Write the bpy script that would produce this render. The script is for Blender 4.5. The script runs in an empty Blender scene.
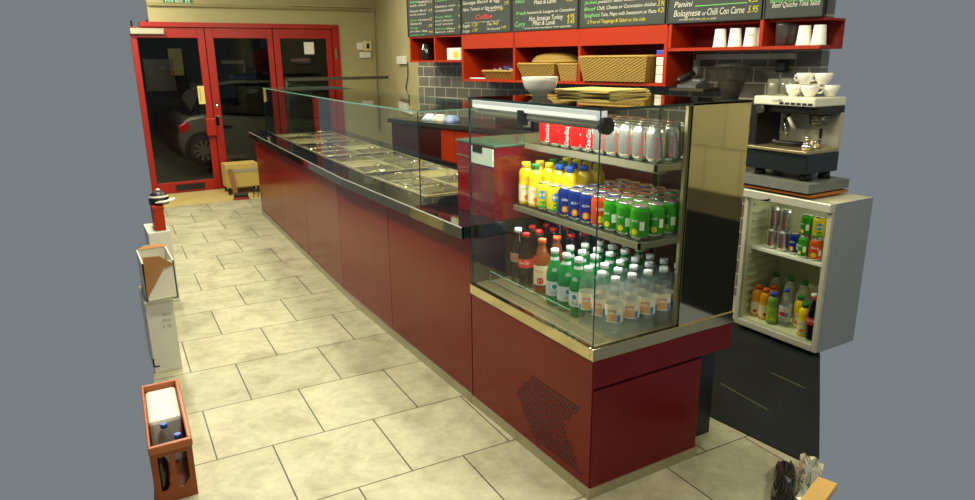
import bpy, bmesh, math, random
from mathutils import Vector, Matrix
random.seed(7)
SC = bpy.context.scene
COL = SC.collection
PI = math.pi

# ------------------------------------------------------------------ camera
SCL = 0.70
CX, CY, CZ = -1.9405286896 * SCL, -2.3176873867 * SCL, 2.1190485393 * SCL
YAW, PIT, ROL, FPX = -0.5339436813, -0.2705112074, -0.0098100927, 688.5509271535
_R0 = Vector((math.cos(YAW), math.sin(YAW), 0))
FWD = Vector((-math.sin(YAW) * math.cos(PIT), math.cos(YAW) * math.cos(PIT), math.sin(PIT)))
_U0 = _R0.cross(FWD)
RGT = math.cos(ROL) * _R0 + math.sin(ROL) * _U0
UPV = -math.sin(ROL) * _R0 + math.cos(ROL) * _U0
CAMP = Vector((CX, CY, CZ))
cd = bpy.data.cameras.new('camera')
cam = bpy.data.objects.new('camera', cd)
COL.objects.link(cam)
M3 = Matrix((RGT, UPV, -FWD)).transposed()
cam.matrix_world = Matrix.Translation(CAMP) @ M3.to_4x4()
cd.sensor_width = 36.0
cd.lens = FPX / 975.0 * 36.0
cd.clip_start = 0.02
SC.camera = cam

def ray(px, py):
    return RGT * (px - 487.5) / FPX + UPV * (250 - py) / FPX + FWD
def on(axis, val, px, py):              # measured point of a plane of the room
    d = ray(px, py); i = 'xyz'.index(axis)
    return CAMP + d * ((val - CAMP[i]) / d[i])
PHI = 0.19230648695
NW = Vector((math.cos(PHI), math.sin(PHI), 0))     # into the menu wall
WW = Vector((-math.sin(PHI), math.cos(PHI), 0))    # along the menu wall, away from the camera
OFF = 2.05                                         # plane of the shelf fronts; the wall is 0.28 behind
def WT(s, n, z):
    return NW * (OFF - n) + WW * s + Vector((0, 0, z))
def wl(px, py, n=0.0):
    d = ray(px, py)
    X = CAMP + d * (((OFF - n) - CAMP.dot(NW)) / d.dot(NW))
    return X.dot(WW), X.z

# ------------------------------------------------------------------ materials
def lin(c):
    c = c / 255.0
    return c / 12.92 if c <= 0.04045 else ((c + 0.055) / 1.055) ** 2.4
def rgb(r, g, b):
    return (lin(r), lin(g), lin(b), 1.0)
MATS = {}
def pm(name, col, rough=0.5, metal=0.0, spec=0.5, noise=0.0, nscale=8.0, coat=0.0, bump=0.0, bscale=40.0, emit=None, estr=0.0):
    if name in MATS: return MATS[name]
    m = bpy.data.materials.new(name); m.use_nodes = True
    nt = m.node_tree; b = nt.nodes['Principled BSDF']
    b.inputs['Base Color'].default_value = col
    b.inputs['Roughness'].default_value = rough
    b.inputs['Metallic'].default_value = metal
    b.inputs['Specular IOR Level'].default_value = spec
    b.inputs['Coat Weight'].default_value = coat
    b.inputs['Coat Roughness'].default_value = 0.05
    if emit is not None:
        b.inputs['Emission Color'].default_value = emit
        b.inputs['Emission Strength'].default_value = estr
    if noise > 0 or bump > 0:
        tc = nt.nodes.new('ShaderNodeTexCoord')
    if noise > 0:
        n = nt.nodes.new('ShaderNodeTexNoise'); n.inputs['Scale'].default_value = nscale; n.inputs['Detail'].default_value = 5
        nt.links.new(tc.outputs['Object'], n.inputs['Vector'])
        r = nt.nodes.new('ShaderNodeMapRange')
        r.inputs[1].default_value = 0.3; r.inputs[2].default_value = 0.7
        r.inputs[3].default_value = 1 - noise; r.inputs[4].default_value = 1 + noise
        nt.links.new(n.outputs['Fac'], r.inputs[0])
        v = nt.nodes.new('ShaderNodeVectorMath'); v.operation = 'SCALE'
        v.inputs[0].default_value = col[:3]
        nt.links.new(r.outputs[0], v.inputs['Scale'])
        nt.links.new(v.outputs[0], b.inputs['Base Color'])
    if bump > 0:
        n2 = nt.nodes.new('ShaderNodeTexNoise'); n2.inputs['Scale'].default_value = bscale
        nt.links.new(tc.outputs['Object'], n2.inputs['Vector'])
        bp = nt.nodes.new('ShaderNodeBump'); bp.inputs['Strength'].default_value = bump; bp.inputs['Distance'].default_value = 0.01
        nt.links.new(n2.outputs['Fac'], bp.inputs['Height'])
        nt.links.new(bp.outputs['Normal'], b.inputs['Normal'])
    MATS[name] = m
    return m

def glass(name, tint, refl=0.9, ior=1.45, diff=0.0, dcol=(0.8, 0.85, 0.85, 1), rough=0.02):
    if name in MATS: return MATS[name]
    m = bpy.data.materials.new(name); m.use_nodes = True
    nt = m.node_tree; nt.nodes.clear()
    o = nt.nodes.new('ShaderNodeOutputMaterial')
    t = nt.nodes.new('ShaderNodeBsdfTransparent'); t.inputs[0].default_value = tint
    g = nt.nodes.new('ShaderNodeBsdfGlossy'); g.inputs['Roughness'].default_value = rough
    g.inputs[0].default_value = (refl, refl, refl, 1)
    lw = nt.nodes.new('ShaderNodeLayerWeight'); lw.inputs['Blend'].default_value = 0.5
    p5 = nt.nodes.new('ShaderNodeMath'); p5.operation = 'POWER'; p5.inputs[1].default_value = 5.0
    nt.links.new(lw.outputs['Facing'], p5.inputs[0])
    r0 = ((ior - 1) / (ior + 1)) ** 2
    f = nt.nodes.new('ShaderNodeMath'); f.operation = 'MULTIPLY_ADD'; f.inputs[1].default_value = 1 - r0; f.inputs[2].default_value = r0
    nt.links.new(p5.outputs[0], f.inputs[0])
    mx = nt.nodes.new('ShaderNodeMixShader')
    nt.links.new(f.outputs[0], mx.inputs[0])
    base = t
    if diff > 0:
        d = nt.nodes.new('ShaderNodeBsdfDiffuse'); d.inputs[0].default_value = dcol
        m2 = nt.nodes.new('ShaderNodeMixShader'); m2.inputs[0].default_value = diff
        nt.links.new(t.outputs[0], m2.inputs[1]); nt.links.new(d.outputs[0], m2.inputs[2])
        base = m2
    nt.links.new(base.outputs[0], mx.inputs[1]); nt.links.new(g.outputs[0], mx.inputs[2])
    nt.links.new(mx.outputs[0], o.inputs['Surface'])
    MATS[name] = m
    return m

def stone_floor():
    m = bpy.data.materials.new('stone_tiles'); m.use_nodes = True
    nt = m.node_tree; b = nt.nodes['Principled BSDF']; L = nt.links.new
    tc = nt.nodes.new('ShaderNodeTexCoord')
    mp = nt.nodes.new('ShaderNodeMapping'); mp.vector_type = 'TEXTURE'
    th = -0.03636
    ox, oy = -1.0676, 0.9384
    rw = 0.4420
    # move by a whole row so that the un-offset course lies between the measured lines
    mp.inputs['Location'].default_value = (ox + rw * math.sin(th) * 1, oy - rw * math.cos(th) * 1, 0)
    mp.inputs['Rotation'].default_value = (0, 0, th)
    L(tc.outputs['Object'], mp.inputs['Vector'])
    br = nt.nodes.new('ShaderNodeTexBrick')
    br.offset = 0.5; br.offset_frequency = 2; br.squash = 1.0
    br.inputs['Scale'].default_value = 1.0
    br.inputs['Brick Width'].default_value = 0.42
    br.inputs['Row Height'].default_value = rw
    br.inputs['Mortar Size'].default_value = 0.0032
    br.inputs['Mortar Smooth'].default_value = 0.1
    br.inputs['Bias'].default_value = 0.0
    br.inputs['Color1'].default_value = rgb(196, 194, 168)
    br.inputs['Color2'].default_value = rgb(180, 180, 154)
    br.inputs['Mortar'].default_value = rgb(88, 84, 62)
    L(mp.outputs[0], br.inputs['Vector'])
    n1 = nt.nodes.new('ShaderNodeTexNoise'); n1.inputs['Scale'].default_value = 5.0; n1.inputs['Detail'].default_value = 8; n1.inputs['Roughness'].default_value = 0.68; n1.inputs['Distortion'].default_value = 0.5
    L(tc.outputs['Object'], n1.inputs['Vector'])
    rp = nt.nodes.new('ShaderNodeValToRGB')
    e = rp.color_ramp.elements
    e[0].position = 0.30; e[0].color = (0.62, 0.59, 0.51, 1)
    e[1].position = 0.72; e[1].color = (1.08, 1.06, 1.02, 1)
    k = rp.color_ramp.elements.new(0.5); k.color = (0.90, 0.88, 0.81, 1)
    L(n1.outputs['Fac'], rp.inputs[0])
    mu = nt.nodes.new('ShaderNodeMix'); mu.data_type = 'RGBA'; mu.blend_type = 'MULTIPLY'; mu.inputs[0].default_value = 1.0
    L(br.outputs['Color'], mu.inputs[6]); L(rp.outputs[0], mu.inputs[7])
    n3 = nt.nodes.new('ShaderNodeTexNoise'); n3.inputs['Scale'].default_value = 22.0; n3.inputs['Detail'].default_value = 6; n3.inputs['Roughness'].default_value = 0.7
    L(tc.outputs['Object'], n3.inputs['Vector'])
    r3 = nt.nodes.new('ShaderNodeMapRange'); r3.inputs[1].default_value = 0.3; r3.inputs[2].default_value = 0.7; r3.inputs[3].default_value = 0.86; r3.inputs[4].default_value = 1.1
    L(n3.outputs['Fac'], r3.inputs[0])
    v = nt.nodes.new('ShaderNodeVectorMath'); v.operation = 'SCALE'
    L(mu.outputs[2], v.inputs[0]); L(r3.outputs[0], v.inputs['Scale'])
    L(v.outputs[0], b.inputs['Base Color'])
    b.inputs['Roughness'].default_value = 0.42
    b.inputs['Specular IOR Level'].default_value = 0.35
    bp = nt.nodes.new('ShaderNodeBump'); bp.inputs['Strength'].default_value = 0.12; bp.inputs['Distance'].default_value = 0.01
    L(n3.outputs['Fac'], bp.inputs['Height']); L(bp.outputs[0], b.inputs['Normal'])
    return m

def brick_wall(name, c1, c2, cm, bw, rh, mortar, rough, loc=(0, 0, 0), rotz=0.0):
    m = bpy.data.materials.new(name); m.use_nodes = True
    nt = m.node_tree; b = nt.nodes['Principled BSDF']; L = nt.links.new
    tc = nt.nodes.new('ShaderNodeTexCoord')
    sx = nt.nodes.new('ShaderNodeSeparateXYZ'); L(tc.outputs['Object'], sx.inputs[0])
    # along-wall coordinate s = p . dir
    dp = nt.nodes.new('ShaderNodeVectorMath'); dp.operation = 'DOT_PRODUCT'
    L(tc.outputs['Object'], dp.inputs[0]); dp.inputs[1].default_value = (math.cos(rotz), math.sin(rotz), 0)
    cb = nt.nodes.new('ShaderNodeCombineXYZ')
    L(dp.outputs['Value'], cb.inputs[0]); L(sx.outputs[2], cb.inputs[1])
    ad = nt.nodes.new('ShaderNodeVectorMath'); ad.operation = 'ADD'; ad.inputs[1].default_value = loc
    L(cb.outputs[0], ad.inputs[0])
    br = nt.nodes.new('ShaderNodeTexBrick'); br.offset = 0.5; br.offset_frequency = 2
    br.inputs['Scale'].default_value = 1.0
    br.inputs['Brick Width'].default_value = bw; br.inputs['Row Height'].default_value = rh
    br.inputs['Mortar Size'].default_value = mortar; br.inputs['Mortar Smooth'].default_value = 0.05
    br.inputs['Color1'].default_value = c1; br.inputs['Color2'].default_value = c2; br.inputs['Mortar'].default_value = cm
    L(ad.outputs[0], br.inputs['Vector']); L(br.outputs['Color'], b.inputs['Base Color'])
    b.inputs['Roughness'].default_value = rough
    return m

def wicker(name, c1, c2):
    if name in MATS: return MATS[name]
    m = bpy.data.materials.new(name); m.use_nodes = True
    nt = m.node_tree; b = nt.nodes['Principled BSDF']; L = nt.links.new
    tc = nt.nodes.new('ShaderNodeTexCoord')
    sx = nt.nodes.new('ShaderNodeSeparateXYZ'); L(tc.outputs['Object'], sx.inputs[0])
    hz = nt.nodes.new('ShaderNodeMath'); hz.operation = 'ADD'; L(sx.outputs[0], hz.inputs[0]); L(sx.outputs[1], hz.inputs[1])
    def wv(src, sc):
        a = nt.nodes.new('ShaderNodeMath'); a.operation = 'MULTIPLY'; a.inputs[1].default_value = sc; L(src, a.inputs[0])
        s = nt.nodes.new('ShaderNodeMath'); s.operation = 'SINE'; L(a.outputs[0], s.inputs[0]); return s.outputs[0]
    p = nt.nodes.new('ShaderNodeMath'); p.operation = 'MULTIPLY'
    L(wv(hz.outputs[0], 210.0), p.inputs[0]); L(wv(sx.outputs[2], 400.0), p.inputs[1])
    r = nt.nodes.new('ShaderNodeMapRange'); r.inputs[1].default_value = -0.7; r.inputs[2].default_value = 0.7
    L(p.outputs[0], r.inputs[0])
    mx = nt.nodes.new('ShaderNodeMix'); mx.data_type = 'RGBA'
    L(r.outputs[0], mx.inputs[0]); mx.inputs[6].default_value = c1; mx.inputs[7].default_value = c2
    L(mx.outputs[2], b.inputs['Base Color']); b.inputs['Roughness'].default_value = 0.6
    bp = nt.nodes.new('ShaderNodeBump'); bp.inputs['Strength'].default_value = 0.6; bp.inputs['Distance'].default_value = 0.006
    L(r.outputs[0], bp.inputs['Height']); L(bp.outputs[0], b.inputs['Normal'])
    MATS[name] = m
    return m

RED_GLOSS = pm('red_gloss_panel', rgb(110, 17, 8), 0.20, 0, 0.22, noise=0.06, nscale=3)
RED_END_SHADED = pm('red_end_shaded', rgb(102, 9, 11), 0.25, 0, 0.25)  # the front's red again, with the end face's shade put into the colour
RED_BOX = pm('red_lacquer', rgb(122, 10, 14), 0.12, 0, 0.5, coat=0.6)
RED_SHELF = pm('red_shelf_paint', rgb(164, 44, 9), 0.5, 0, 0.25)
RED_DOOR = pm('red_door_paint', rgb(160, 26, 14), 0.4)
STEEL = pm('brushed_steel', rgb(186, 174, 132), 0.28, 0.75, noise=0.04, nscale=20)
STEEL_DK = pm('dark_steel', rgb(120, 116, 104), 0.3, 1.0)
CHROME = pm('chrome', rgb(225, 222, 210), 0.08, 1.0)
MIRROR = pm('polished_steel', rgb(205, 198, 165), 0.05, 1.0)
BLACK = pm('black_plastic', rgb(20, 20, 20), 0.4)
BLACK_GL = pm('black_glass_border', rgb(18, 24, 28), 0.04, 0, 0.6)
GREY_PL = pm('grey_plastic', rgb(120, 120, 112), 0.45)
WHITE = pm('white_enamel', rgb(232, 230, 215), 0.35)
WHITE_CER = pm('white_ceramic', rgb(238, 235, 222), 0.15, coat=0.4)
LAMPW = pm('lamp_fascia', rgb(235, 235, 225), 0.4, emit=(1, 0.98, 0.9, 1), estr=0.55)
CREAM = pm('cream_paint', rgb(172, 163, 118), 0.7, noise=0.05, nscale=2)
GLASS = glass('clear_glass', (0.95, 0.98, 0.96, 1), 0.8, 1.33)
GLASS_TOP = glass('top_glass', (0.45, 0.50, 0.48, 1), 0.95, 1.65)
GEDGE = pm('glass_edge', rgb(26, 52, 50), 0.1)
GEDGE_L = pm('glass_edge_pale', rgb(120, 170, 150), 0.1)
DOORGL = glass('door_glass', (0.86, 0.88, 0.86, 1), 0.7, 1.4)
MAT_RUB = pm('black_rubber', rgb(22, 26, 26), 0.5, 0, 0.25, noise=0.25, nscale=5)
CARD_W = pm('white_card', rgb(208, 206, 190), 0.7)
CARD_B = pm('brown_card', rgb(158, 112, 62), 0.8, noise=0.06)
BOARD = pm('chalkboard', rgb(50, 58, 52), 0.7, noise=0.08, nscale=4)
CH_W = pm('chalk_white', rgb(205, 205, 190), 0.9)
CH_G = pm('chalk_green', rgb(120, 196, 120), 0.9)
CH_Y = pm('chalk_yellow', rgb(200, 190, 56), 0.9)
CH_R = pm('chalk_red', rgb(208, 70, 60), 0.9)
WICK = wicker('wicker', rgb(180, 148, 66), rgb(112, 84, 24))
YEL_PAPER = pm('yellow_paper', rgb(222, 200, 116), 0.7)

# ------------------------------------------------------------------ mesh helpers
class MB:
    def __init__(self, T=None):
        self.v = []; self.f = []; self.mi = []; self.sm = []; self.T = T
    def add(self, pts, faces, mi=0, smooth=False):
        b = len(self.v)
        for p in pts:
            p = Vector(p) if self.T is None else self.T(*p)
            self.v.append(p)
        for f in faces:
            self.f.append([b + i for i in f]); self.mi.append(mi); self.sm.append(smooth)
        return self
    def box(self, x0, x1, y0, y1, z0, z1, mi=0):
        return self.add([(x0, y0, z0), (x1, y0, z0), (x1, y1, z0), (x0, y1, z0), (x0, y0, z1), (x1, y0, z1), (x1, y1, z1), (x0, y1, z1)],
                        [(3, 2, 1, 0), (4, 5, 6, 7), (0, 1, 5, 4), (1, 2, 6, 5), (2, 3, 7, 6), (3, 0, 4, 7)], mi)
    def prism(self, poly, vec, mi=0, mside=None):
        n = len(poly); poly = [Vector(p) for p in poly]; vec = Vector(vec)
        pts = poly + [p + vec for p in poly]
        self.add(pts, [tuple(range(n - 1, -1, -1)), tuple(range(n, 2 * n))], mi)
        b = len(self.v) - 2 * n
        for i in range(n):
            j = (i + 1) % n
            self.f.append([b + i, b + j, b + n + j, b + n + i]); self.mi.append(mi if mside is None else mside); self.sm.append(False)
        return self
    def lathe(self, prof, c=(0, 0, 0), seg=20, mi=0, smooth=True, axis='z', close=True, mis=None):
        c = Vector(c); pts = []; faces = []; ml = []
        for (r, h) in prof:
            for k in range(seg):
                a = 2 * PI * k / seg
                q = (r * math.cos(a), r * math.sin(a), h)
                if axis == 'x': q = (h, q[0], q[1])
                if axis == 'y': q = (q[1], h, q[0])
                pts.append(c + Vector(q))
        b = len(self.v)
        self.add(pts, [])
        for i in range(len(prof) - 1):
            for k in range(seg):
                k2 = (k + 1) % seg
                self.f.append([b + i * seg + k, b + i * seg + k2, b + (i + 1) * seg + k2, b + (i + 1) * seg + k])
                self.mi.append(mi if mis is None else mis[i]); self.sm.append(smooth)
        if close:
            self.f.append([b + k for k in range(seg - 1, -1, -1)]); self.mi.append(mi if mis is None else mis[0]); self.sm.append(False)
            t = b + (len(prof) - 1) * seg
            self.f.append([t + k for k in range(seg)]); self.mi.append(mi if mis is None else mis[-1]); self.sm.append(False)
        return self
    def tube(self, path, r, seg=8, mi=0):
        path = [Vector(p) for p in path]; n = len(path); b = len(self.v); pts = []
        for i, p in enumerate(path):
            d = (path[min(i + 1, n - 1)] - path[max(i - 1, 0)]).normalized()
            a = d.cross(Vector((0, 0, 1)))
            if a.length < 1e-3: a = d.cross(Vector((1, 0, 0)))
            a.normalize(); c = d.cross(a)
            for k in range(seg):
                t = 2 * PI * k / seg
                pts.append(p + a * r * math.cos(t) + c * r * math.sin(t))
        self.add(pts, [])
        for i in range(n - 1):
            for k in range(seg):
                k2 = (k + 1) % seg
                self.f.append([b + i * seg + k, b + i * seg + k2, b + (i + 1) * seg + k2, b + (i + 1) * seg + k]); self.mi.append(mi); self.sm.append(True)
        self.f.append([b + k for k in range(seg)]); self.mi.append(mi); self.sm.append(False)
        e = b + (n - 1) * seg
        self.f.append([e + k for k in range(seg - 1, -1, -1)]); self.mi.append(mi); self.sm.append(False)
        return self
    def build(self, name, mats, parent=None, bevel=0.0, kind=None):
        me = bpy.data.meshes.new(name)
        off = parent_world(parent) if parent is not None else Vector((0, 0, 0))
        me.from_pydata([tuple(p - off) for p in self.v], [], self.f)
        if not isinstance(mats, (list, tuple)): mats = [mats]
        for m in mats: me.materials.append(m)
        for i, p in enumerate(me.polygons):
            p.material_index = self.mi[i]; p.use_smooth = self.sm[i]
        me.update()
        bm = bmesh.new(); bm.from_mesh(me); bmesh.ops.recalc_face_normals(bm, faces=bm.faces); bm.to_mesh(me); bm.free()
        o = bpy.data.objects.new(name, me); COL.objects.link(o)
        if parent is not None: o.parent = parent
        if bevel > 0:
            md = o.modifiers.new('bevel', 'BEVEL'); md.width = bevel; md.segments = 2; md.limit_method = 'ANGLE'
        if kind: o['kind'] = kind
        return o

def parent_world(o):
    v = Vector((0, 0, 0))
    while o is not None:
        v += o.location; o = o.parent
    return v
def tag(o, label=None, cat=None, group=None, kind=None):
    if label: o['label'] = label
    if cat: o['category'] = cat
    if group: o['group'] = group
    if kind: o['kind'] = kind
    return o
def thing(name, loc, label, cat, group=None):
    o = bpy.data.objects.new(name, None); COL.objects.link(o); o.location = loc; o.empty_display_size = 0.05
    return tag(o, label, cat, group)
def origin_to(o, loc):                  # move a top-level mesh's origin to its base point
    loc = Vector(loc); o.data.transform(Matrix.Translation(-loc)); o.location = loc
    return o
def copy_tree(o, parent=None):
    c = o.copy(); COL.objects.link(c)
    if parent is not None: c.parent = parent
    for ch in list(o.children): copy_tree(ch, c)
    return c
def drop(o):
    for ch in list(o.children): drop(ch)
    bpy.data.objects.remove(o)

# writing
_TX = {}
def text_geo(s, shear=0.0, font_w=1.0):
    k = (s, shear)
    if k in _TX: return _TX[k]
    cu = bpy.data.curves.new('t', 'FONT'); cu.body = s; cu.shear = shear; cu.resolution_u = 2; cu.fill_mode = 'FRONT'
    cu.offset = 0.0
    ob = bpy.data.objects.new('t', cu); COL.objects.link(ob)
    bpy.context.view_layer.update()
    dg = bpy.context.evaluated_depsgraph_get()
    me = bpy.data.meshes.new_from_object(ob.evaluated_get(dg))
    vs = [Vector(v.co) for v in me.vertices]; fs = [tuple(p.vertices) for p in me.polygons]
    bpy.data.objects.remove(ob); bpy.data.curves.remove(cu); bpy.data.meshes.remove(me)
    x0 = min(v.x for v in vs); x1 = max(v.x for v in vs)
    vs = [Vector((v.x - x0, v.y, 0)) for v in vs]
    _TX[k] = (vs, fs, x1 - x0)
    return _TX[k]
def put_text(mb, s, place, width, height, mi=0, shear=0.25):
    """place(a, b): a along the writing, b up, both in metres"""
    vs, fs, w = text_geo(s, shear)
    T = mb.T; mb.T = None
    mb.add([place(v.x / w * width, v.y * height / 0.7) for v in vs], fs, mi)
    mb.T = T

# ------------------------------------------------------------------ setting
# floor, trimmed to the stretch of room the photograph takes in
fl = [(-1.47, -0.86), (-0.60, -1.30), (0.677, -0.427), (1.749, 0.305), (2.4, 0.75), (2.4, 2.0), (2.6, 6.95), (-0.69, 6.95), (-0.737, 6.488), (-1.306, 0.788)]
MB().prism([(x, y, -0.05) for x, y in fl], (0, 0, 0.05)).build('floor', stone_floor(), kind='structure')
DY = 6.93
# far wall with the red entrance doors
w = MB()
w.box(-0.50, 2.7, DY, DY + 0.12, 1.90, 2.6)
w.box(1.60, 2.7, DY, DY + 0.12, 0, 1.90)
w.build('wall_far', CREAM, kind='structure')
MB().box(-0.50, 2.15, DY - 0.03, DY, 2.07, 2.10).build('trim_1', pm('beam_edge', rgb(150, 140, 95), 0.7), kind='structure')
# side wall closing the corner beyond the tiled wall
pA = WT(4.10, -0.28, 0); pB = Vector((2.10, DY, 0))
MB().prism([pA, pB, pB + Vector((0.12, 0.0, 0)), pA + Vector((0.14, -0.04, 0))], (0, 0, 2.6)).build('wall_side', CREAM, kind='structure')
# tiled menu wall
TILE = brick_wall('grey_wall_tiles', rgb(124, 122, 110), rgb(110, 108, 98), rgb(196, 192, 168), 0.163, 0.091, 0.0045, 0.12, loc=(0.06, 0.034, 0), rotz=PHI + PI / 2)
MB(WT).box(0.37, 4.10, -0.38, -0.28, 0, 2.6).build('wall_right', TILE, kind='structure')
# the shop's wall beside the photographer, seen only as a reflection in the polished end panel
CTILE = brick_wall('cream_wall_tiles', rgb(206, 198, 160), rgb(198, 190, 152), rgb(158, 150, 118), 0.3, 0.3, 0.006, 0.3, rotz=PI / 2)
MB().box(2.30, 2.40, -3.2, -0.62, 0, 2.6).build('wall_near', CTILE, kind='structure')
MB().box(1.75, 2.30, -3.2, -0.75, 0, 0.60).build('trim_2', pm('dark_units', rgb(16, 17, 18), 0.4), kind='structure')
MB().box(-2.2, 2.8, -2.6, 7.05, 2.62, 2.70).build('ceiling', pm('ceiling_paint', rgb(205, 200, 170), 0.8), kind='structure')
# door threshold
MB().prism([(-0.70, 6.27, 0.0), (-0.70, DY, 0.0), (-0.70, DY, 0.03), (-0.70, 6.40, 0.012)], (1.75, 0, 0)).build('trim_3', pm('pale_threshold', rgb(190, 170, 105), 0.6, noise=0.08), kind='structure')
# door frame: head rail and posts
f = MB()
f.box(-0.60, 1.60, DY - 0.02, DY + 0.08, 1.855, 1.905)
f.box(1.515, 1.60, DY - 0.02, DY + 0.08, 0, 1.86)
f.build('trim_4', RED_DOOR, kind='structure')

def door(n, x0, x1, stl, str_, handle=None):
    d = MB(); y0, y1 = DY + 0.0, DY + 0.05
    d.box(x0, x0 + stl, y0, y1, 0.035, 1.85); d.box(x1 - str_, x1, y0, y1, 0.035, 1.85)
    d.box(x0 + stl, x1 - str_, y0, y1, 1.74, 1.85); d.box(x0 + stl, x1 - str_, y0, y1, 0.035, 0.155)
    o = d.build('door_%d' % n, RED_DOOR, kind='structure', bevel=0.004)
    MB().box(x0 + stl - .005, x1 - str_ + .005, y0 + 0.02, y0 + 0.03, 0.15, 1.745).build('glass_pane', DOORGL, o)
    return o
d1 = door(1, -0.70, 0.045, 0.06, 0.075)
d2 = door(2, 0.052, 0.795, 0.085, 0.06)
d3 = door(3, 0.805, 1.51, 0.075, 0.07)
MB().box(-0.45, -0.14, DY - 0.012, DY, 0.06, 0.125).build('letter_slot', BLACK, d1)
MB().box(-0.70, -0.37, DY - 0.05, DY + 0.0, 1.775, 1.835).build('door_closer', pm('closer_grey', rgb(175, 172, 150), 0.4), d1, bevel=0.006)
st = MB().box(-0.095, -0.025, DY - 0.004, DY + 0.0, 1.02, 1.22); so = st.build('sticker', pm('cream_sticker', rgb(226, 205, 130), 0.6), d1)
m = MB()
for i in range(6): m.box(-0.075, -0.068, DY - 0.006, DY - 0.004, 1.05 + i * 0.025, 1.066 + i * 0.025)
m.build('sticker_text', pm('dark_ink', rgb(60, 50, 30), 0.7), so)
MB().box(-0.055, 0.055, DY - 0.06, DY + 0.0, 0.66, 0.86).build('lock_box', RED_DOOR, d1, bevel=0.01)
MB().box(0.06, 0.105, DY - 0.012, DY + 0.0, 0.76, 0.88).build('lock_plate', CHROME, d2, bevel=0.004)
MB().tube([(0.09, DY - 0.01, 0.97), (0.09, DY - 0.03, 0.97), (0.09, DY - 0.03, 1.05), (0.09, DY - 0.01, 1.05)], 0.008).build('pull_handle', CHROME, d2)
a = on('y', DY, 304, 53); b = on('y', DY, 316, 42)
MB().box(1.16, 1.28, DY - 0.005, DY + 0.0, 1.56, 1.70).build('notice_sheet', pm('paper_white', rgb(225, 225, 215), 0.7), d3)
MB().box(1.535, 1.555, DY - 0.03, DY - 0.018, 1.50, 1.62).build('hinge', GREY_PL, d3)

# night street outside the doors
MB().prism([(-0.665, DY + .12, -0.16), (4.2, DY + .12, -0.16), (4.2, 11.0, -0.16), (-0.36, 11.0, -0.16)], (0, 0, 0.10)).build('street', pm('dark_asphalt', rgb(66, 66, 52), 0.6, noise=0.2, nscale=3), kind='structure')
fc = MB(); fc.box(-0.36, 4.2, 11.0, 11.2, -0.06, 1.92)
fc.build('wall_street', pm('dark_facade', rgb(17, 16, 13), 0.8, noise=0.5, nscale=1.2), kind='structure')
MB().prism([(-0.655, DY + 0.12, -0.06), (-0.35, 11.0, -0.06), (-0.37, 11.0, -0.06), (-0.675, DY + 0.12, -0.06)], (0, 0, 1.98)).build('wall_porch', pm('dark_facade2', rgb(14, 13, 11), 0.8), kind='structure')
MB().prism([(-0.48, DY + .12, 1.92), (4.2, DY + .12, 1.92), (4.2, 11.2, 1.92), (-0.36, 11.2, 1.92)], (0, 0, 0.03)).build('wall_canopy', pm('dark_facade3', rgb(10, 10, 9), 0.9), kind='structure')
# lit shop windows over the road
for i, (px, py, ww, hh, c) in enumerate([(176, 62, .10, .42, (96, 84, 40)), (233, 62, .18, .06, (70, 66, 50)), (300, 60, .16, .05, (90, 60, 44)), (243, 80, .22, .18, (30, 36, 50)), (160, 75, .22, .5, (40, 34, 20))]):
    p = on('y', 10.98, px, py)
    MB().box(p.x - ww, p.x + ww, 10.96, 11.0, p.z - hh / 2, p.z + hh / 2).build('window_%d' % (i + 1), pm('lit_glass%d' % i, rgb(*c), 0.3, emit=rgb(*c), estr=0.5), kind='structure')

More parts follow.
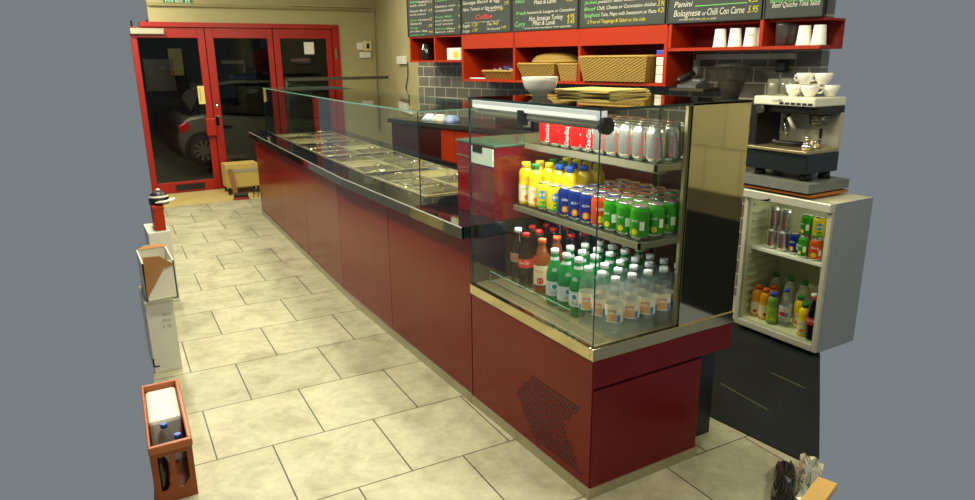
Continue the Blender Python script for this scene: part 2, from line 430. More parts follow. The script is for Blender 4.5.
# ------------------------------------------------------------------ parked car
def car():
    y0 = 8.55
    root = thing('parked_car', (1.3, y0 + 0.8, -0.06), 'grey hatchback car parked on the dark street outside the glass doors', 'car')
    P = lambda px, py: on('y', y0, px, py)
    SIL = pm('car_silver', rgb(112, 112, 98), 0.3, 0.3, coat=0.4)
    DKG = pm('car_window', rgb(14, 16, 20), 0.05)
    low = [(180, 150), (178, 138), (180, 124), (188, 117), (205, 114), (240, 116), (275, 117), (330, 120), (395, 126), (440, 140), (450, 158), (440, 168), (400, 170), (330, 166), (240, 165), (190, 163)]
    MB().prism([P(*q) for q in low], (0, 1.6, 0)).build('body_shell', SIL, root, bevel=0.05)
    cab = [(190, 117), (199, 98), (208, 88), (235, 84), (275, 84), (315, 90), (350, 104), (372, 122), (300, 119), (240, 116)]
    MB().prism([P(*q) + Vector((0, 0.1, 0)) for q in cab], (0, 1.4, 0)).build('cabin_windows', DKG, root, bevel=0.03)
    rf = [(206, 90), (210, 87), (235, 83), (275, 83), (312, 88), (312, 86), (275, 80.5), (235, 80.5), (208, 85)]
    MB().prism([P(*q) + Vector((0, 0.09, 0)) for q in rf], (0, 1.42, 0)).build('roof', SIL, root)
    MB().prism([P(*q) + Vector((0, 0.08, 0)) for q in [(271, 84), (275, 84), (281, 118), (277, 118)]], (0, 0.05, 0)).build('door_pillar', SIL, root)
    MB().prism([P(*q) + Vector((0, -0.015, 0)) for q in [(179, 126), (187, 121), (190, 126), (188, 131), (180, 133)]], (0, 0.2, 0)).build('tail_light', pm('tail_red', rgb(150, 22, 24), 0.2, emit=rgb(200, 20, 20), estr=0.25), root, bevel=0.01)
    MB().prism([P(*q) + Vector((0, -0.02, 0)) for q in [(222, 125), (233, 125.5), (230, 128), (224, 128)]], (0, 0.04, 0)).build('door_handle', pm('car_dark', rgb(20, 20, 20), 0.4), root)
    MB().prism([P(*q) + Vector((0, -0.012, 0)) for q in [(233, 159), (330, 161), (330, 166), (233, 164)]], (0, 0.05, 0)).build('sill', pm('car_dark', rgb(20, 20, 20), 0.4), root)
    for px in (204, 402):
        c = P(px, 150); R = 0.215
        MB().lathe([(R * 1.15, -0.004), (R * 1.15, 0.012)], c + Vector((0, -0.016, 0)), 28, axis='y').build('wheel_arch', pm('car_black', rgb(10, 10, 10), 0.6), root)
        tyre = MB().lathe([(R * .66, -0.02), (R * .95, -0.02), (R, 0.02), (R, 0.16), (R * .9, 0.18)], c + Vector((0, -0.03, 0)), 28, axis='y').build('wheel', pm('tyre_rubber', rgb(16, 16, 16), 0.7), root)
        rim = MB(); rim.lathe([(R * .62, 0), (R * .66, 0.01)], c + Vector((0, -0.054, 0)), 24, axis='y', close=False)
        for k in range(10):
            a = 2 * PI * k / 10
            d = Vector((math.cos(a), 0, math.sin(a))); e = Vector((-math.sin(a), 0, math.cos(a)))
            b0 = c + Vector((0, -0.058, 0))
            rim.prism([b0 + d * .02 - e * .012, b0 + d * R * .64 - e * .016, b0 + d * R * .64 + e * .016, b0 + d * .02 + e * .012], (0, 0.008, 0))
        rim.lathe([(0.03, 0), (0.03, 0.02)], c + Vector((0, -0.064, 0)), 16, axis='y')
        rim.build('wheel_rim', pm('rim_alloy', rgb(150, 148, 134), 0.3, 0.7), tyre)
car()

# ------------------------------------------------------------------ drinks display case
W_, ZS0, ZS1, ZG, DE, DB = 0.815, 0.521, 0.564, 1.339, 0.663, 0.516
ZK, ZAP = 0.039, 0.428
def pane(name, x0, x1, y0, y1, z0, z1, parent, edge=GEDGE, face=GLASS):
    dx, dy, dz = x1 - x0, y1 - y0, z1 - z0
    m = MB(); m.box(x0, x1, y0, y1, z0, z1)
    thin = min((dx, 0), (dy, 1), (dz, 2))[1]
    # faces order: z0 z1 y0 x1 y1 x0
    big = {2: (0, 1), 1: (2, 4), 0: (3, 5)}[thin]
    m.mi = [0 if i in big else 1 for i in range(6)]
    return m.build(name, [face, edge], parent)
case = thing('drinks_display_case', (0.33, 0.41, 0), 'red and steel glass-fronted drinks display case at the near end of the counter', 'display case')
m = MB(); m.box(0.006, DB, 0.006, W_ - 0.003, ZK, ZS0 - 0.002)
m.build('base_cabinet', pm('case_core', rgb(40, 8, 8), 0.5), case)
MB().box(0.0, 0.008, 0.0, W_ - 0.004, ZK, ZS0).build('front_panel', RED_GLOSS, case)
MB().box(0.003, DB, -0.004, 0.006, ZK, 0.408).build('end_panel', RED_END_SHADED, case)
MB().box(0.003, DE, -0.006, 0.020, 0.420, ZS0).build('apron_panel', RED_END_SHADED, case)
MB().box(DB, DE, 0.02, W_, 0.43, ZS0).build('rear_underside', BLACK, case)
MB().box(0.56, 0.70, 0.09, 0.75, 0.0, 0.43).build('rear_plinth', BLACK, case)
m = MB(); m.box(-0.008, DB + 0.004, -0.008, W_, 0.0, ZK); m.build('kick_plate', pm('kick_steel', rgb(172, 164, 138), 0.35, 0.6), case)
m = MB(); m.box(-0.006, DE, -0.008, 0.012, ZS0, ZS1); m.box(-0.006, 0.02, 0.012, W_, ZS0, ZS1)
m.build('steel_ledge', pm('ledge_steel', rgb(200, 188, 146), 0.10, 1.0), case, bevel=0.002)
# deck with a perforated air strip
MB().box(0.02, DE, 0.012, W_, ZS1 - 0.012, ZS1).build('deck', STEEL, case)
m = MB()
for i in range(62):
    for j in range(5):
        y = 0.03 + i * 0.0125; x = 0.033 + j * 0.011
        m.lathe([(0.0036, 0.0), (0.0036, 0.0012)], (x, y, ZS1), 6)
m.build('perforated_strip', pm('vent_dark', rgb(52, 48, 34), 0.5), case)
# arrow-shaped field of vent holes in the front panel
shape = [on('x', 0, *q) for q in [(516, 391), (533, 375), (582, 408.5), (563, 423), (582, 475), (535, 441), (524, 413)]]
poly = [(p.y, p.z) for p in shape]
def inside(y, z):
    c = False; n = len(poly)
    for i in range(n):
        (y1, z1), (y2, z2) = poly[i], poly[(i + 1) % n]
        if (z1 > z) != (z2 > z) and y < (y2 - y1) * (z - z1) / (z2 - z1) + y1: c = not c
    return c
m = MB(); k = 0; z = 0.03
while z < 0.5:
    y = 0.0 + (0.0084 if k % 2 else 0)
    while y < 0.5:
        if inside(y, z): m.lathe([(0.0048, -0.0012), (0.0048, 0.001)], (0, y, z), 8, axis='x')
        y += 0.0168
    z += 0.0145; k += 1
m.build('vent_holes', pm('vent_black', rgb(24, 4, 4), 0.8), case)
# glazing
GT = 0.006
pane('front_glass', 0.0, GT, GT, W_ - 0.008, ZS1, ZG - 0.008, case)
XS = 0.385
pane('end_glass', 0.0, XS, 0.0, GT, ZS1, ZG - 0.008, case)
pane('side_glass', 0.0, DE, W_ - 0.008, W_ - 0.002, ZS1, ZG - 0.008, case)
pane('top_glass', -0.002, DE + 0.002, -0.002, W_, ZG - 0.008, ZG, case, face=GLASS_TOP)
MB().box(XS, DE, -0.002, 0.010, ZS1, ZG - 0.002).build('side_panel', MIRROR, case)
MB().box(XS - 0.012, XS, 0.008, 0.02, ZS1, ZG - 0.01).build('corner_post', STEEL, case)
m = MB()
for (y0, y1) in ((0.02, 0.42), (0.40, W_ - 0.012)):
    m.box(DE - 0.012, DE - 0.006, y0, y1, ZS1, ZG - 0.01)
rg = m.build('rear_sliding_doors', GLASS, case)
m = MB()
for y in (0.02, 0.41, W_ - 0.024): m.box(DE - 0.016, DE - 0.002, y, y + 0.012, ZS1, ZG - 0.01)
m.box(DE - 0.016, DE - 0.002, 0.02, W_ - 0.012, ZS1, ZS1 + 0.015)
m.build('rear_door_frames', STEEL_DK, case)
# lamp and roller blind along the top front edge
MB().box(0.010, 0.055, 0.035, W_ - 0.014, ZG - 0.040, ZG - 0.010).build('lamp_housing', LAMPW, case, bevel=0.004)
bl = MB().lathe([(0.015, 0.02), (0.015, W_ - 0.02)], (0.034, 0, ZG - 0.055), 16, axis='y').build('blind_roll', pm('blind_grey', rgb(140, 138, 122), 0.5), case)
MB().lathe([(0.026, 0.008), (0.026, 0.03)], (0.036, 0, ZG - 0.056), 18, axis='y').build('blind_end_cap', BLACK, bl)
MB().box(0.008, 0.030, 0.43, 0.475, ZG - 0.085, ZG - 0.030).build('blind_catch', BLACK, bl, bevel=0.004)
pane('deck_glass_guard', 0.082, 0.086, 0.24, W_ - 0.02, ZS1, ZS1 + 0.045, case, edge=GEDGE_L)
# two stepped shelves
ZM, ZT = 0.890, 1.146
XM, XT = 0.200, 0.255
def shelf(x0, z):
    s = MB().box(x0, DE - 0.02, 0.022, 0.785, z - 0.010, z).build('shelf', glass('shelf_glass', (0.80, 0.86, 0.83, 1), 0.9, 1.45, 0.06, (0.3, 0.33, 0.3, 1)), case)
    m = MB(); m.box(x0 - 0.004, x0 + 0.004, 0.018, 0.787, z - 0.024, z - 0.002); m.box(x0 - 0.004, DE - 0.02, 0.018, 0.026, z - 0.024, z - 0.002)
    m.build('shelf_lip', pm('shelf_steel', rgb(158, 152, 124), 0.3, 0.6), s)
    m = MB(); m.box(x0 + 0.03, x0 + 0.05, 0.026, 0.785, z - 0.035, z - 0.010); m.box(x0 + 0.25, x0 + 0.28, 0.026, 0.785, z - 0.035, z - 0.010)
    m.build('shelf_support', STEEL_DK, s)
shelf(XM, ZM); shelf(XT, ZT)

# ------------------------------------------------------------------ cans and bottles
def can_profile(r=0.033, h=0.115):
    return [(r * .74, 0), (r * .80, 0.004), (r * .97, 0.012), (r, 0.02), (r, h * .83), (r * .97, h * .87), (r * .84, h * .945), (r * .82, h * .97), (r * .86, h * .985), (r * .84, h)]
SILV = pm('can_silver', rgb(205, 203, 190), 0.25, 0.9)
def wrap(mb, pts, faces, r, mi=0, ang0=0.0):      # u (metres round), v (height) -> cylinder
    mb.add([(r * math.cos(ang0 + u / r), r * math.sin(ang0 + u / r), v) for (u, v) in pts], faces, mi)
def patch(mb, u0, u1, v0, v1, r, mi=0, ang0=0.0, n=5):
    pts = []; fs = []
    for i in range(n + 1):
        u = u0 + (u1 - u0) * i / n
        pts += [(u, v0), (u, v1)]
    for i in range(n): fs.append((2 * i, 2 * i + 2, 2 * i + 3, 2 * i + 1))
    wrap(mb, pts, fs, r, mi, ang0)
def disc(mb, u, v, rad, r, mi=0, ang0=0.0, n=14, sy=1.0):
    pts = [(u, v)] + [(u + rad * math.cos(2 * PI * i / n), v + sy * rad * math.sin(2 * PI * i / n)) for i in range(n)]
    wrap(mb, pts, [(0, 1 + i, 1 + (i + 1) % n) for i in range(n)], r, mi, ang0)
def wtext(mb, s, u0, v0, width, height, r, mi=0, vertical=False, shear=0.3, ang0=0.0):
    vs, fs, w = text_geo(s, shear)
    pts = []
    for v in vs:
        a, b = v.x / w * width, v.y * height / 0.7
        pts.append((u0 - b, v0 + a) if vertical else (u0 + a, v0 + b))
    wrap(mb, pts, fs, r, mi, ang0)
def make_can(mats, mis=None, deco=None, decomats=None, h=0.115, name='drink_can'):
    r = 0.033
    prof = can_profile(r, h)
    m = MB(); 
    base = [1, 1, 0, 0, 0, 0, 1, 1, 1] if mis is None else mis
    m.lathe(prof, (0, 0, 0), 22, mis=base)
    o = m.build(name, mats)
    l = MB(); l.lathe([(r * .78, h - 0.004), (r * .78, h - 0.0035)], (0, 0, 0), 18)
    l.add([(-0.006, -0.012, h - .003), (0.006, -0.012, h - .003), (0.007, 0.004, h - .003), (-0.007, 0.004, h - .003)], [(0, 1, 2, 3)])
    l.build('lid', pm('lid_silver', rgb(215, 212, 200), 0.2, 0.9), o)
    if deco:
        d = MB(); deco(d, r + 0.0004); d.build('print', decomats, o)
    return o
PW = pm('print_white', rgb(240, 238, 228), 0.5); PR = pm('print_red', rgb(196, 24, 22), 0.5)
PO = pm('print_orange', rgb(226, 120, 24), 0.5); PY = pm('print_yellow', rgb(216, 196, 40), 0.5); PB = pm('print_blue', rgb(60, 140, 200), 0.5)
PG = pm('print_green', rgb(60, 150, 50), 0.5); PK = pm('print_dark', rgb(20, 50, 24), 0.5)
CRED = pm('can_red', rgb(196, 22, 20), 0.28, 0.35); CGRN = pm('can_green', rgb(62, 160, 38), 0.25, 0.45); CBLU = pm('can_blue', rgb(30, 52, 140), 0.25, 0.45)
CORG = pm('can_orange', rgb(214, 78, 28), 0.28, 0.35); CYEL = pm('can_yellow', rgb(232, 208, 40), 0.3, 0.25)
def deco_cola(txt, mi_t, mi_sw):
    def f(d, r):
        wtext(d, txt, 0.013, 0.012, 0.070, 0.016, r, mi_t, vertical=True)
        for i in range(14):                                        # the wave beside the script
            v0 = 0.02 + i * 0.0055; u = 0.021 + 0.004 * math.sin(i / 13 * PI * 1.6)
            pts = [(u, v0), (u + 0.004, v0), (0.025 + 0.004 * math.sin((i + 1) / 13 * PI * 1.6), v0 + 0.0055), (0.021 + 0.004 * math.sin((i + 1) / 13 * PI * 1.6), v0 + 0.0055)]
            wrap(d, pts, [(0, 1, 2, 3)], r, mi_sw)
    return f
def deco_green(d, r):
    patch(d, 0.006, 0.022, 0.034, 0.064, r, 0); disc(d, -0.012, 0.028, 0.0105, r, 1)
    wtext(d, 'zest', -0.026, 0.062, 0.024, 0.010, r, 0, shear=0.2)
def deco_blue(d, r):
    disc(d, 0.0, 0.032, 0.0135, r, 1); disc(d, 0.0, 0.032, 0.007, r + .0002, 2)
    wtext(d, 'SODA', -0.015, 0.064, 0.030, 0.009, r, 0, shear=0.0); patch(d, 0.024, 0.038, 0.03, 0.065, r, 0)
def deco_orange(d, r):
    disc(d, -0.004, 0.032, 0.013, r, 1); wtext(d, 'ORANGE', -0.020, 0.064, 0.040, 0.010, r, 0, shear=0.0); patch(d, 0.020, 0.034, 0.03, 0.06, r, 0)
def deco_lemon(d, r):
    disc(d, 0.0, 0.066, 0.018, r, 2); wtext(d, 'lemon', -0.015, 0.062, 0.030, 0.011, r, 0, shear=0.1, ang0=0); disc(d, 0.003, 0.028, 0.015, r, 3)
PROTO = {}
PROTO['red'] = make_can([CRED, SILV], deco=deco_cola('Coca-Cola', 0, 0), decomats=[PW])
PROTO['silver'] = make_can([SILV, SILV], deco=deco_cola('Coca-Cola', 0, 1), decomats=[PR, pm('print_grey', rgb(150, 60, 50), 0.5)])
PROTO['green'] = make_can([CGRN, SILV], deco=deco_green, decomats=[PW, PY])
PROTO['blue'] = make_can([CBLU, SILV], deco=deco_blue, decomats=[PW, PO, PY])
PROTO['orange'] = make_can([CORG, SILV], deco=deco_orange, decomats=[PW, PY])
PROTO['lemon'] = make_can([CYEL, SILV, PG], mis=[1, 1, 2, 0, 0, 0, 1, 1, 1], deco=deco_lemon, decomats=[PW, PY, PB, PG])
# back-row stock is the same tin without print in view
PETC = glass('clear_pet', (0.90, 0.95, 0.98, 1), 1.0, 1.7, 0.03, (0.85, 0.94, 1.0, 1), 0.08)
PETG = glass('green_pet', (0.12, 0.60, 0.22, 1), 0.9, 1.5, 0.55, (0.03, 0.34, 0.08, 1), 0.05)
PETT = glass('tea_pet', (0.85, 0.40, 0.10, 1), 0.9, 1.5, 0.5, (0.32, 0.09, 0.015, 1), 0.05)
COLA = pm('cola_bottle', rgb(22, 9, 7), 0.08, coat=0.5)
JUICE = pm('yellow_juice', rgb(236, 196, 20), 0.18, coat=0.4)
OJ = pm('orange_juice', rgb(222, 148, 24), 0.2, coat=0.4)
def cap_mesh(parent, r, z, mat, h=0.017):
    m = MB(); n = 18; m.lathe([(r, z), (r, z + h * .9), (r * .9, z + h)], (0, 0, 0), n)
    return m.build('cap', mat, parent)
def make_bottle(prof, mat, capr, capz, capmat, lab=None, labmat=None, deco=None, decom=None, name='drink_bottle', caph=0.017):
    o = MB().lathe(prof, (0, 0, 0), 20).build(name, mat)
    cap_mesh(o, capr, capz, capmat, caph)
    if lab:
        r, z0, z1 = lab
        l = MB().lathe([(r, z0), (r, z1)], (0, 0, 0), 22, close=False).build('label', labmat, o)
        if deco:
            d = MB(); deco(d, r + 0.0004); d.build('label_print', decom, l)
    return o
CAPW = pm('cap_white', rgb(240, 243, 240), 0.4); CAPR = pm('cap_red', rgb(190, 30, 22), 0.4); CAPO = pm('cap_orange', rgb(226, 92, 28), 0.4)
CAPB = pm('cap_blue', rgb(40, 90, 190), 0.4); CAPG = pm('cap_green', rgb(40, 120, 50), 0.4); CAPY = pm('cap_yellow', rgb(236, 214, 40), 0.4); CAPD = pm('cap_dark', rgb(30, 34, 50), 0.4)
WAT = [(0.022, 0), (0.029, 0.003), (0.031, 0.012), (0.029, 0.030), (0.031, 0.045), (0.0305, 0.13), (0.031, 0.137), (0.030, 0.150), (0.026, 0.166), (0.017, 0.183), (0.0135, 0.190), (0.013, 0.205)]
LBW = pm('label_cream', rgb(240, 222, 190), 0.5); LBS = pm('label_silver', rgb(190, 200, 196), 0.4); LBR = pm('label_red', rgb(196, 50, 34), 0.5); LBG = pm('label_grey', rgb(110, 120, 100), 0.5)
def deco_water(d, r):
    wtext(d, 'spring', -0.016, 0.096, 0.032, 0.012, r, 0, shear=0.2); patch(d, -0.016, 0.016, 0.064, 0.088, r, 3)
    patch(d, 0.018, 0.032, 0.060, 0.085, r, 1); patch(d, -0.034, -0.020, 0.060, 0.078, r, 1); patch(d, 0.02, 0.034, 0.088, 0.108, r, 2)
PROTO['water'] = make_bottle(WAT, PETC, 0.0150, 0.194, CAPW, (0.0315, 0.058, 0.120), LBW, deco_water, [PR, PB, PW, pm('print_peach', rgb(232, 170, 110), 0.5)])
GRN = [(0.022, 0), (0.029, 0.003), (0.032, 0.012), (0.032, 0.115), (0.030, 0.135), (0.022, 0.165), (0.0145, 0.188), (0.0135, 0.215)]
def deco_min(d, r):
    disc(d, 0.0, 0.078, 0.014, r, 0); disc(d, 0.0, 0.078, 0.010, r + .0002, 1); wtext(d, 'minerale', -0.017, 0.050, 0.034, 0.008, r, 1, shear=0.0)
PROTO['mineral'] = make_bottle(GRN, PETG, 0.0155, 0.203, CAPW, (0.0325, 0.040, 0.098), LBS, deco_min, [PW, pm('print_teal', rgb(60, 130, 140), 0.5)])
_o = PROTO['mineral']
_b = MB().lathe([(0.0200, 0.168), (0.0150, 0.190)], (0, 0, 0), 18, close=False).build('neck_foil', LBS, _o)
_b = MB(); disc(_b, 0, 0.142, 0.011, 0.0292, 0); _b.build('neck_seal', LBS, _o)
COL_P = [(0.022, 0), (0.030, 0.003), (0.033, 0.015), (0.030, 0.045), (0.033, 0.085), (0.033, 0.120), (0.030, 0.150), (0.019, 0.190), (0.014, 0.205), (0.0135, 0.225)]
def deco_colab(d, r):
    wtext(d, 'Coca-Cola', -0.024, 0.104, 0.048, 0.014, r, 0, shear=0.3)
PROTO['cola'] = make_bottle(COL_P, COLA, 0.0155, 0.213, CAPR, (0.0336, 0.088, 0.126), LBR, deco_colab, [PW])
PROTO['cola_white'] = make_bottle(COL_P, COLA, 0.0155, 0.213, CAPW, (0.0336, 0.088, 0.126), pm('label_rose', rgb(170, 130, 110), 0.4), deco_colab, [PR])
def deco_tea(d, r):
    wtext(d, 'ice tea', -0.016, 0.098, 0.032, 0.012, r, 0, shear=0.1); disc(d, 0.006, 0.064, 0.014, r, 1)
PROTO['tea'] = make_bottle(COL_P, PETT, 0.0165, 0.213, CAPO, (0.0336, 0.046, 0.126), pm('label_pale', rgb(226, 200, 160), 0.5), deco_tea, [PR, PR])
JUI = [(0.022, 0), (0.028, 0.003), (0.030, 0.012), (0.030, 0.098), (0.0285, 0.106), (0.030, 0.116), (0.029, 0.138), (0.020, 0.152), (0.0165, 0.156), (0.0165, 0.166)]
def deco_juice(d, r):
    wtext(d, 'juice', -0.014, 0.066, 0.028, 0.012, r, 0, shear=0.1); disc(d, 0.008, 0.034, 0.011, r, 1)
for nm, cm in (('juice_yellow', CAPY), ('juice_green', CAPG), ('juice_blue', CAPB)):
    PROTO[nm] = make_bottle(JUI, JUICE, 0.0185, 0.156, cm, (0.0304, 0.018, 0.086), pm('label_juice', rgb(232, 216, 170), 0.5), deco_juice, [PG, PO], caph=0.022)
used_proto = set()
def put(kind, x, y, z, rz, label, cat, group, plain=False):
    p = PROTO[kind]
    if kind in used_proto: o = copy_tree(p)
    else: o = p; used_proto.add(kind)
    o.location = (x, y, z); o.rotation_euler = (0, 0, rz)
    tag(o, label, cat, group)
    return o
ORD = ['first', 'second', 'third', 'fourth', 'fifth', 'sixth', 'seventh', 'eighth', 'ninth', 'tenth', 'eleventh', 'twelfth']
ROW = ['front row', 'second row', 'third row', 'fourth row', 'back row']
FACE = -2.29
ADJ = {'red': 'red cola can with white script', 'silver': 'silver cola can with red script', 'green': 'green soda can', 'blue': 'blue soda can', 'orange': 'orange soda can', 'lemon': 'yellow and blue lemon can',
       'water': 'clear water bottle with white cap', 'mineral': 'green mineral water bottle with white cap', 'cola': 'dark cola bottle with red cap', 'cola_white': 'dark cola bottle with white cap', 'tea': 'amber iced tea bottle with orange cap',
       'big_dark': 'large dark bottle with grey label', 'juice_yellow': 'yellow juice bottle with yellow cap', 'juice_green': 'yellow juice bottle with green cap', 'juice_blue': 'yellow juice bottle with blue cap'}
SKIP = set()
# top shelf: ten across, four deep
for r in range(4):
    for c in range(10):
        if ('t', r, c) in SKIP: continue
        kind = 'silver' if c < 5 else 'red'
        x = XT + 0.040 + r * 0.0705; y = 0.066 + c * 0.0690
        put(kind, x + random.uniform(-.002, .002), y, ZT + 0.001, FACE + random.uniform(-.35, .35), '%s, top shelf, %s, %s from the end glass' % (ADJ[kind], ROW[r], ORD[c]), 'can', 'cola cans on the top shelf')
# middle shelf
MID = ['green', 'green', 'green', 'orange', 'blue', 'blue', 'blue', 'lemon', 'lemon', 'juice_green', 'juice_yellow']
for r in range(5):
    for c, kind in enumerate(MID):
        if ('m', r, c) in SKIP: continue
        if r >= 1:
            if c == 3: kind = 'blue' if r == 1 else 'orange'
            if c in (7, 8): kind = 'juice_blue' if r <= 2 else 'juice_yellow'
            if c in (9, 10): kind = 'juice_yellow' if r != 2 else 'juice_green'
            if c in (4, 5) and r > 1: kind = ['red', 'orange', 'blue'][(r + c) % 3]
        if r == 4 and c >= 7: continue
        y = 0.068 + c * 0.0690
        x = XM + 0.040 + r * 0.0705 + (0.004 if c in (6,) else 0)
        cat = 'bottle' if kind.startswith('juice') else 'can'
        put(kind, x, y, ZM + 0.001, FACE + random.uniform(-.3, .3), '%s, middle shelf, %s, %s from the end glass' % (ADJ[kind], ROW[r], ORD[c]), cat, 'cans and juice bottles on the middle shelf')
# bottom deck
DECK = ['water', 'water', 'water', 'mineral', 'mineral', 'mineral', 'tea', 'cola', 'cola_white']
YD_ = [0.050, 0.122, 0.194, 0.275, 0.348, 0.421, 0.540, 0.655, 0.745]
for r in range(5):
    for c, kind in enumerate(DECK):
        if ('d', r, c) in SKIP: continue
        if r >= 1 and c == 8: kind = 'cola'
        if r >= 2 and c == 6: kind = 'cola'
        x = 0.128 + r * 0.073 + (0.045 if c >= 6 else 0.02 if c >= 3 else 0); y = YD_[c]
        if c == 8: x += 0.02
        if c == 7 and r >= 1: y += 0.01
        if x > 0.60: continue
        put(kind, x, y, ZS1 + 0.0015, FACE + random.uniform(-.4, .4), '%s, bottom deck, %s, %s from the end glass' % (ADJ[kind], ROW[r], ORD[c]), 'bottle', 'bottles on the bottom deck of the display case')

# ------------------------------------------------------------------ long food counter
ZC = 0.813
def bend(y): return 0.05 * max(0.0, y - 2.3)
def BT(x, y, z): return Vector((x + bend(y), y, z))
YE = 5.40
cnt = thing('food_counter', (0.4, 3.0, 0), 'long glossy red food counter with steel edged top and glass screen', 'serving counter')
seams = [W_ + 0.002, 1.714, 2.56, 3.46, 4.36, YE]
for i in range(5):
    y0, y1 = seams[i] + 0.0025, seams[i + 1] - 0.0025
    MB(BT).box(0.0, 0.012, y0, y1, 0.044, ZC - 0.052).build('front_panel', RED_GLOSS, cnt)
m = MB(BT)
ys = [W_ + 0.003, 2.3, YE]
for a, b in zip(ys, ys[1:]): m.box(0.014, 0.78, a, b, 0.045, ZC - 0.06)
m.build('carcass', pm('case_core', rgb(40, 8, 8), 0.5), cnt)
MB(BT).box(0.0, 0.78, YE, YE + 0.014, 0.045, ZC - 0.052).build('far_end_panel', RED_GLOSS, cnt)
m = MB(BT)
for a, b in zip(ys, ys[1:]): m.box(-0.008, 0.78, a, b, 0.0, 0.042)
m.build('kick_plate', pm('kick_steel', rgb(172, 164, 138), 0.35, 0.6), cnt)
# steel edge of the top
YT = YE + 0.22
m = MB(BT)
yt = [W_ + 0.001, 2.3, YT - 0.12]
for a, b in zip(yt, yt[1:]): m.box(-0.041, -0.030, a, b, ZC - 0.052, ZC - 0.002)
m.build('steel_edge', pm('edge_steel', rgb(150, 140, 100), 0.05, 1.0), cnt)
m = MB(BT)
for a, b in zip(yt, yt[1:]): m.box(-0.0425, -0.038, a, b, ZC - 0.004, ZC + 0.001)
m.build('top_edge_highlight', pm('edge_highlight', rgb(235, 235, 225), 0.2, 0.6), cnt)  # white strip standing in for the highlight along the top edge
# dark glass border with the long well cut out of it
WX0, WX1, WY0, WY1 = 0.115, 0.66, 1.46, 5.05
m = MB(BT)
m.box(-0.038, 0.80, W_ + 0.001, WY0, ZC - 0.052, ZC)
for a, b in ((WY0, 2.3), (2.3, WY1)):
    m.box(-0.038, WX0, a, b, ZC - 0.052, ZC); m.box(WX1, 0.80, a, b, ZC - 0.052, ZC)
m.box(-0.038, 0.80, WY1, YT - 0.12, ZC - 0.052, ZC)
arc = [(-0.038, YT - 0.12)] + [(-0.038 + 0.12 - 0.12 * math.cos(t), YT - 0.12 + 0.12 * math.sin(t)) for t in (0.4, 0.8, 1.2, PI / 2)] + [(0.80, YT), (0.80, YT - 0.12)]
m.prism([(x, y, ZC - 0.03) for x, y in arc], (0, 0, 0.03))
m.build('glass_border', BLACK_GL, cnt)
m = MB(BT)
for a, b in ((WY0, 2.3), (2.3, WY1)):
    m.box(WX0, WX1, a, b, ZC - 0.056, ZC - 0.048); 
m.build('well_floor', STEEL, cnt)
m = MB(BT)
for a, b in ((WY0, 2.3), (2.3, WY1)):
    m.box(WX0 - .004, WX0 + 0.008, a, b, ZC - 0.05, ZC + 0.003); m.box(WX1 - 0.008, WX1 + .004, a, b, ZC - 0.05, ZC + 0.003)
m.box(WX0, WX1, WY0 - .004, WY0 + 0.008, ZC - 0.05, ZC + 0.003); m.box(WX0, WX1, WY1 - 0.008, WY1, ZC - 0.05, ZC + 0.003)
m.build('well_rim', STEEL, cnt)
# glass screen
ZSG = 1.243; SX0, SX1, SY0, SY1 = 0.045, 0.66, 1.393, 5.0
def bpane(name, x0, x1, y0, y1, z0, z1, edge=GEDGE):
    mm = MB(BT); mm.box(x0, x1, y0, y1, z0, z1)
    d = (x1 - x0, y1 - y0, z1 - z0); t = d.index(min(d)); big = {2: (0, 1), 1: (2, 4), 0: (3, 5)}[t]
    mm.mi = [0 if i in big else 1 for i in range(6)]
    return mm.build(name, [GLASS, edge], cnt)
m = MB(BT); T_ = SX0 + .006
pl_ = [(SX0, SY0), (SX0, 2.3), (SX0, SY1), (T_, SY1), (T_, 2.3), (T_, SY0)]
m.add([(x, y, ZC) for x, y in pl_] + [(x, y, ZSG) for x, y in pl_], [(0, 1, 7, 6), (1, 2, 8, 7), (2, 3, 9, 8), (3, 4, 10, 9), (4, 5, 11, 10), (5, 0, 6, 11), (6, 7, 10, 11), (7, 8, 9, 10)])
m.mi = [0, 0, 1, 0, 0, 1, 1, 1]
m.build('screen_front', [GLASS, GEDGE], cnt)
bpane('screen_end', SX0 + .006, SX1, SY0, SY0 + .006, ZC, ZSG)
bpane('screen_far_end', SX0 + .006, SX1, SY1 - .006, SY1, ZC, ZSG)
m = MB(BT)
pl_ = [(SX0, SY0), (SX0, 2.3), (SX0, SY1), (SX1, SY1), (SX1, 2.3), (SX1, SY0)]
m.add([(x, y, ZSG) for x, y in pl_] + [(x, y, ZSG + .007) for x, y in pl_], [(0, 1, 7, 6), (1, 2, 8, 7), (2, 3, 9, 8), (3, 4, 10, 9), (4, 5, 11, 10), (5, 0, 6, 11), (6, 7, 10, 11), (7, 8, 9, 10), (0, 5, 4, 1), (1, 4, 3, 2)])
m.mi = [1] * 6 + [0] * 4
m.build('screen_top', [GLASS, GEDGE_L], cnt)
m = MB(BT)
for y in (4.97,):
    m.box(SX1 - .012, SX1 + .004, y - 0.008, y + 0.008, ZC, ZSG)
m.build('screen_posts', STEEL_DK, cnt)

